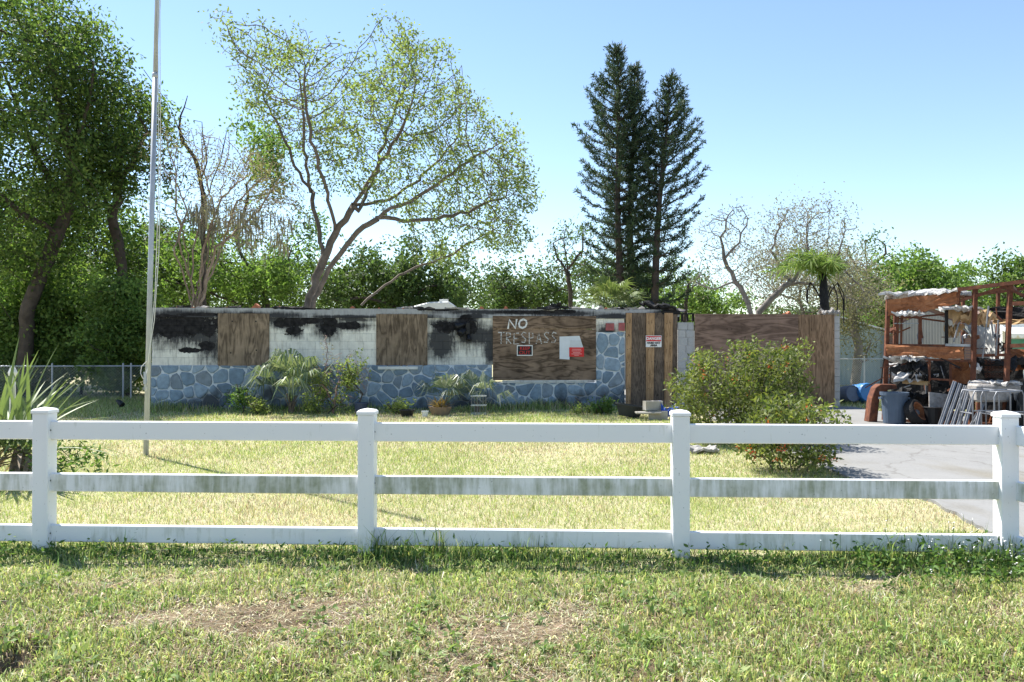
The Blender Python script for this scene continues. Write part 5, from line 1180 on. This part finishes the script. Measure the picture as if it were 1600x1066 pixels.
for i in range(17): mb.add([(-1.1+.3*i, -.805, 2.06), (-.8+.3*i, -.805, 2.06), (-.85+.3*i, -.805, 1.96), (-.95+.3*i, -.805, 1.92), (-1.05+.3*i, -.805, 1.96)], [(0, 1, 2, 3, 4)])
mb.obj('awning', M_CREAM, wh)
for lb, px, rr, mt_ in (('blue plastic barrel lying in the side yard', 1341, .27, plain('blue_barrel_plastic', (0.04, 0.17, 0.42), .45)), ('dark blue grey barrel half hidden beside the garage corner', 1318, .24, plain('grey_barrel_plastic', (0.10, 0.13, 0.2), .5))):
    q = gp(px, 620, 22.6); mb = MB(); mb.lathe([(0, -.45), (rr*.9, -.45), (rr, -.38), (rr, -.15), (rr*1.03, -.12), (rr, -.09), (rr, .12), (rr*1.03, .15), (rr, .18), (rr, .4), (rr*.92, .45), (rr*.85, .42), (0, .42)], 20)
    o = mb.obj('barrel', mt_, smooth=False); o.rotation_euler = (math.radians(82), 0, math.radians(12)); o.location = q+Vector((0, 0, rr)); tag(o, lb, 'barrel')

# ================================================================ BURNT MOTORHOME
def m_rust(name, a, b, c):
    n = NT(name); p = n.world(); f = n.noise(p, 3.2, 7, .7); g_ = n.noise(p, 14, 5, .7)
    col = n.ramp(n.mix(.4, f, g_), [(.3, a), (.5, b), (.66, c)]); w_ = n.ramp(n.noise(p, 2.1, 6, .7), [(.6, 0), (.7, .7)]); col = n.mix(w_, col, (0.36, 0.29, 0.27))
    return n.done(col, .85, .15, n.bump(g_, .4, .01), .2)
M_RUST = m_rust('rusty_sheet', (0.10, 0.04, 0.025), (0.30, 0.12, 0.055), (0.42, 0.20, 0.10)); 
def m_rustf():
    n = NT('rusty_frame'); p = n.world(); return n.done(n.ramp(n.noise(p, 8, 6, .7), [(.3, (0.055, 0.025, 0.018)), (.55, (0.15, 0.055, 0.03)), (.75, (0.25, 0.10, 0.045))]), .85, .1)
M_RFR = m_rustf()
M_FOAM = plain('tan_foam', (0.42, 0.28, 0.15), .9, var=.25); M_WASH = plain('white_flaked_skin', (0.45, 0.435, 0.42), .85, var=.65, scale=9, bump=.8); M_ALU = plain('dull_aluminium', (0.24, 0.25, 0.27), .5, .5, var=.2)
wr = thing('burnt_motorhome', 'burnt rusty motorhome shell with open frame beside the driveway', 'motorhome', gp(1480, 0, 16.5))
WI = Matrix.Translation(-Vector(wr.location))
def Wp(px, py, off=0.0):
    return P(px, py, 17.0-(px-1387)*.0095+off)      # the side of the body stands in one slanting vertical plane, off metres behind it
def wpart(mb, name, mat, **k): o = mb.obj(name, mat, wr, **k); o.matrix_parent_inverse = WI; return o
def wbeam(name, a, b, t=.06, off=0, off2=None, mat=None):
    mb = MB(); mb.beam(Wp(*a, off), Wp(*b, off if off2 is None else off2), t, t); return wpart(mb, name, mat or M_RFR)
def gnd(px, off=0): 
    d = 17.0-(px-1387)*.0095; return HY+CH*F/d
for (x0, y0, x1) in ((1388, 468, 1381), (1524, 451, 1518), (1579, 444, 1569), (1648, 434, 1640)): wbeam('frame_post', (x0, y0), (x1, gnd(x1)-3), .075)
for (x0, y0, x1) in ((1399, 480, 1395), (1438, 474, 1437), (1505, 462, 1503), (1560, 456, 1556), (1610, 450, 1606)): wbeam('frame_post', (x0, y0), (x1, gnd(x1)-14), .06, 2.2)
for x in (1403, 1409): wbeam('window_post', (x, 492), (x-1, 540), .035, .03)
wbeam('window_post', (1438, 488), (1437, 540), .05, .03); wbeam('window_post', (1479, 485), (1479, 540), .05, .03, mat=M_CHAR); wbeam('window_post', (1497, 453), (1497, 477), .06, .0)
wbeam('roof_rail', (1495, 453), (1650, 434), .07); wbeam('roof_rail', (1390, 478), (1640, 446), .06, 2.2); wbeam('roof_brace', (1500, 470), (1573, 448), .055); wbeam('roof_brace', (1572, 449), (1610, 467), .055)
for x0, y0 in ((1388, 469), (1440, 462), (1497, 454), (1579, 445)): wbeam('roof_bow', (x0, y0), (x0+9, y0+9), .05, 0, 2.2)
wbeam('waist_rail', (1576, 475), (1650, 472), .075); wbeam('waist_rail', (1570, 541), (1650, 538), .075); wbeam('waist_rail', (1383, 539), (1520, 541), .05, .02); wbeam('waist_rail', (1395, 492), (1480, 503), .04, 1.2); wbeam('waist_rail', (1400, 498), (1500, 489), .04, 1.6); wbeam('sill_rail', (1381, 657), (1650, 668), .08); wbeam('sill_rail', (1395, 640), (1606, 650), .07, 2.2); wbeam('waist_rail', (1520, 556), (1600, 554), .06, 1.0)
def wsheet(name, pts, mat, off=0.0, th=.02, bend=.03, sub=5):
    """ragged sheet: outline in photo coordinates on the body plane, with thickness and dents"""
    P4 = [Wp(a, b, off) for a, b in pts]; V = []; n = len(P4); c = sum(P4, Vector())/n; ring = []
    for a, b in zip(P4, P4[1:]+P4[:1]):
        for k in range(sub): ring.append(a.lerp(b, k/sub)+Vector((random.uniform(-.012, .012), random.uniform(-bend, bend), random.uniform(-.018, .018))))
    m = len(ring); mid = [c.lerp(r_, .55)+Vector((0, random.uniform(-bend, bend), 0)) for r_ in ring]
    V = ring+mid+[c]+[v+Vector((0, th, 0)) for v in ring]; fs = [(i, (i+1) % m, m+(i+1) % m, m+i) for i in range(m)]+[(m+i, m+(i+1) % m, 2*m) for i in range(m)]+[(i, 2*m+1+i, 2*m+1+(i+1) % m, (i+1) % m) for i in range(m)]+[tuple(reversed(range(2*m+1, 3*m+1)))]
    return wpart(MB().add(V, fs), name, mat)
wsheet('roof_fascia', [(1387, 469), (1497, 455), (1497, 474), (1460, 484), (1438, 488), (1386, 493)], M_RUST, -.03)
wsheet('side_panel', [(1384, 539), (1506, 543), (1506, 561), (1470, 561), (1446, 557), (1384, 554)], M_RUST, -.05)
wsheet('back_panel', [(1486, 563), (1519, 565), (1519, 600), (1486, 598)], M_RUST, .5); wsheet('back_panel', [(1552, 497), (1640, 496), (1640, 505), (1552, 507)], M_FOAM, 1.2)
wsheet('inner_panel', [(1545, 480), (1640, 478), (1640, 497), (1560, 500)], M_CHAR, 1.1, bend=.06); wsheet('inner_panel', [(1575, 545), (1640, 545), (1640, 575), (1580, 580)], M_RUST, .9)
wsheet('inner_panel', [(1440, 562), (1520, 562), (1520, 640), (1440, 640)], M_CHAR, 1.3); wsheet('inner_panel', [(1525, 560), (1600, 562), (1600, 655), (1530, 650)], M_CHAR, 1.4); wsheet('inner_panel', [(1390, 560), (1440, 560), (1440, 650), (1395, 650)], M_CHAR, 1.6)
def wlump(name, px0, px1, py0, py1, off, dep, mat, seed, nx=12):
    a, b = Wp(px0, py1, off), Wp(px1, py1, off); hgt = (py1-py0)*.0095
    o = scrap(name, ((a.x+b.x)/2, (a.y+b.y)/2, a.z), (b-a).length, dep, hgt, mat, seed, math.atan2(b.y-a.y, b.x-a.x), 0, None, nx, 6); o.parent = wr; o.matrix_parent_inverse = WI; return o
wlump('roof_skin', 1389, 1497, 462, 472, .35, .9, M_WASH, 1, 20).location = (0, 0, .12)
o = bpy.data.objects[-1] if False else None
for nm, a, b, c_, d_, of, dp, mt_, sd in (('hanging_skin', 1400, 1440, 484, 492, -.08, .15, M_WASH, 2), ('foam_chunk', 1490, 1546, 476, 500, .35, .5, M_FOAM, 3), ('roof_skin', 1475, 1522, 477, 484, .1, .6, M_WASH, 4), ('foam_chunk', 1480, 1502, 502, 520, .4, .3, M_FOAM, 5),
    ('ash_heap', 1393, 1442, 551, 562, .25, .6, M_WASH, 6), ('char_heap', 1408, 1446, 562, 576, .2, .5, M_CHAR, 7), ('ash_heap', 1397, 1452, 577, 593, .15, .6, M_WASH, 8), ('char_heap', 1425, 1455, 578, 590, .05, .4, M_CHAR, 9), ('char_heap', 1400, 1475, 600, 622, .5, .7, M_CHAR, 10), ('ash_heap', 1524, 1586, 592, 598, .0, .5, M_WASH, 11),
    ('char_heap', 1525, 1600, 556, 572, .6, .7, M_CHAR, 12), ('ash_heap', 1518, 1531, 566, 580, .1, .2, M_WASH, 13), ('char_heap', 1455, 1490, 625, 660, .7, .8, M_CHAR, 14), ('char_heap', 1585, 1620, 600, 665, .3, .9, M_CHAR, 15), ('rust_heap', 1535, 1585, 640, 665, .4, .8, M_RUST, 16), ('char_heap', 1400, 1440, 640, 664, .6, .7, M_CHAR, 18)): wlump(nm, a, b, c_, d_, of, dp, mt_, sd)
wbeam('shelf_board', (1411, 596), (1451, 599), .09, .05, mat=M_FOAM)
for x, y0, y1 in ((1452, 562, 596), (1485, 562, 602), (1452, 600, 650), (1519, 560, 600)): wbeam('cabinet_post', (x, y0), (x, y1), .035, -.02)
wbeam('cabinet_rail', (1452, 592), (1485, 594), .04, -.02); wbeam('cabinet_rail', (1446, 562), (1519, 564), .04, -.02); wbeam('awning_tray', (1478, 539), (1516, 540), .05, -.1, mat=M_ALU)
for a, b in (((1381, 560), (1376, 600)), ((1394, 575), (1390, 600)), ((1376, 575), (1400, 570)), ((1380, 590), (1352, 606)), ((1545, 478), (1535, 560)), ((1560, 500), (1556, 556)), ((1498, 505), (1490, 535)), ((1500, 575), (1470, 560))): wbeam('loose_strut', a, b, .022, -.04, mat=random.choice([M_ALU, M_RFR, M_CHAR]))
for i in range(46):
    r = random.Random(500+i); px = r.uniform(1386, 1610); py = r.uniform(556, 650) if i % 4 else r.uniform(485, 545); of = r.uniform(.1, 1.6); w_, h_ = r.uniform(4, 16), r.uniform(2, 9); sl = r.uniform(-6, 6)
    random.seed(900+i); wsheet('scrap_sheet', [(px, py), (px+w_, py+sl*.5), (px+w_*.9, py+h_+sl), (px-1, py+h_)], r.choice([M_CHAR, M_RFR, M_RUST, M_WASH, M_CHAR, M_ALU]), of, .02, .06, 3)
for i in range(34):
    r = random.Random(700+i); px = r.uniform(1386, 1605); py = r.uniform(480, 645); L_ = r.uniform(10, 40); a_ = r.choice([0, 1.5, r.uniform(0, 3.1)]); wbeam('loose_strut', (px, py), (px+L_*math.cos(a_), py+L_*math.sin(a_)*.7), r.uniform(.015, .035), r.uniform(0, 1.8), None, r.choice([M_RFR, M_CHAR, M_RFR, M_ALU]))
# debris that can be lifted away
def dpos(px, off=0.0, py=None):
    p = Wp(px, 600, off); return Vector((p.x, p.y, .035))
tc = thing('trash_can', 'blue grey plastic trash can in front of the burnt motorhome', 'trash can', dpos(1397, -.55))
M_BIN = plain('blue_grey_plastic', (0.075, 0.105, 0.15), .5, var=.1)
mb = MB(); mb.lathe([(0, 0), (.21, 0), (.215, .03), (.255, .58), (.275, .58), (.28, .64), (.25, .64), (.2, .05), (0, .04)], 22); mb.obj('body', M_BIN, tc, smooth=False)
for s in (-1, 1): mb = MB(); mb.box((s*.27-.03, -.06, .5), (s*.27+.03, .06, .54)); mb.obj('handle', M_BIN, tc)
fd = thing('rusty_fender', 'bent rusty fender panel standing left of the trash can', 'fender', dpos(1368, -.4))
mb = MB()
for y0, y1 in ((-.12, .12),): mb.prism([(-.2, 0), (-.02, .0), (.03, .5), (.12, .66), (.4, .7), (.38, .78), (.05, .79), (-.05, .72), (-.13, .5)], y0, y1)
mb.obj('panel', M_RFR, fd, bevel=.01)
whl = thing('wheel', 'rusted wheel rim with burnt tyre leaning by the trash can', 'wheel', dpos(1431, -.5)+Vector((0, 0, .24))); whl.rotation_euler = (math.radians(62), 0, math.radians(38))
mb = MB(); mb.lathe([(.17, -.09), (.25, -.1), (.28, -.05), (.28, .05), (.25, .1), (.17, .09)], 22); mb.obj('tyre', M_CHAR, whl, smooth=True)
mb = MB(); mb.lathe([(.0, .02), (.09, .02), (.13, -.03), (.165, -.03), (.17, .09), (.2, .1), (.2, .085), (.172, -.08), (0, -.05)], 22); mb.obj('rim', M_RUST, whl)
mb = MB(); mb.lathe([(0, .05), (.05, .05), (.06, .02)], 12); mb.obj('hub', M_ALU, whl)
mb = MB(); q = dpos(1457, -.35); mb.lathe([(0, 0), (.13, 0), (.16, .36), (.18, .36), (.15, .37), (0, .3)], 14, q); o = mb.obj('black_bucket', M_BLACK); tag(o, 'black bucket between the wheel and the leaning slats', 'bucket')
o = MB(); q = dpos(1467, -.25); o.box((q.x-.2, q.y-.012, .22), (q.x+.2, q.y+.012, .68), Matrix.Rotation(-.25, 3, 'X') @ Matrix.Rotation(.12, 3, 'Y')); o = o.obj('grey_board', M_ASH); tag(o, 'pale grey board propped behind the leaning slats', 'board')
for i in range(7):
    a = dpos(1467+9.5*i, -.75+.02*(i % 2)); b = Wp(1492+8.2*i if i < 5 else 1560-4*i, 600+3*(i > 4)*i, -.25+.02*(i % 3)); b.z = .92-.04*(i % 3) if i < 5 else .62
    mb = MB(); mb.beam(a, b, .075, .02, (0, -1, .3)); mb.beam(a+Vector((0, -.02, .01)), b+Vector((0, -.02, 0)), .02, .03, (0, -1, .3)); o = mb.obj('metal_slat', M_ALU)
    o['kind_note'] = ''; del o['kind_note']; tag(o, ['first', 'second', 'third', 'fourth', 'fifth', 'sixth', 'seventh'][i]+' from the left of the grey metal slats leaning on the wreck', 'slat', 'grey metal slats leaning on the wreck')
tk = thing('water_tank', 'grey rectangular tank covered with white ash on the wreck', 'tank', dpos(1552, -.1))
mb = MB(); mb.box((-.42, -.2, .52), (.42, .2, .86)); mb.obj('tank_body', M_ASH, tk, bevel=.04); mb = MB()
mb.box((-.4, -.15, 0), (-.34, -.09, .515)); mb.box((.34, -.15, 0), (.4, -.09, .515)); mb.box((-.4, .1, 0), (-.34, .16, .515)); mb.box((.34, .1, 0), (.4, .16, .515)); mb.obj('stand', M_RFR, tk)['kind'] = 'stuff'
def chairframe(label, px, off, wd):
    t = thing('chair_frame', label, 'chair', dpos(px, off))
    for y in (-.2, .2):
        mb = MB(); mb.tube([(-wd, y, 0), (-wd, y, .66), (-wd*.85, y, .76), (wd*.85, y, .78), (wd, y, .68), (wd, y, .0)], .014, 8); mb.obj('side_tube', M_ALU, t, smooth=True)
    for x, z in ((-wd, .35), (wd, .35), (-wd*.8, .76), (wd*.8, .78)):
        mb = MB(); mb.tube([(x, -.2, z), (x, .2, z)], .012, 8); mb.obj('cross_tube', M_ALU, t)
    mb = MB(); mb.tube([(-wd, -.2, .4), (wd, -.2, .4)], .012, 8); mb.obj('cross_tube', M_ALU, t)
chairframe('bent tubular metal chair frame in front of the ash covered tank', 1566, -.75, .27); chairframe('tubular metal chair frame left of the other among the slats', 1530, -.85, .24)
sp = thing('bed_spring', 'rusty coil spring mattress frame standing inside the wreck', 'bed spring', Wp(1555, 592, .35))
for i in range(6):
    for j in range(3):
        mb = MB(); mb.tube([(-.18+.07*i+.028*math.cos(a), .028*math.sin(a), .02+.13*j+a*.0055) for a in np.linspace(0, 18.8, 22)], .005, 3, False); mb.obj('coil', M_RFR, sp)
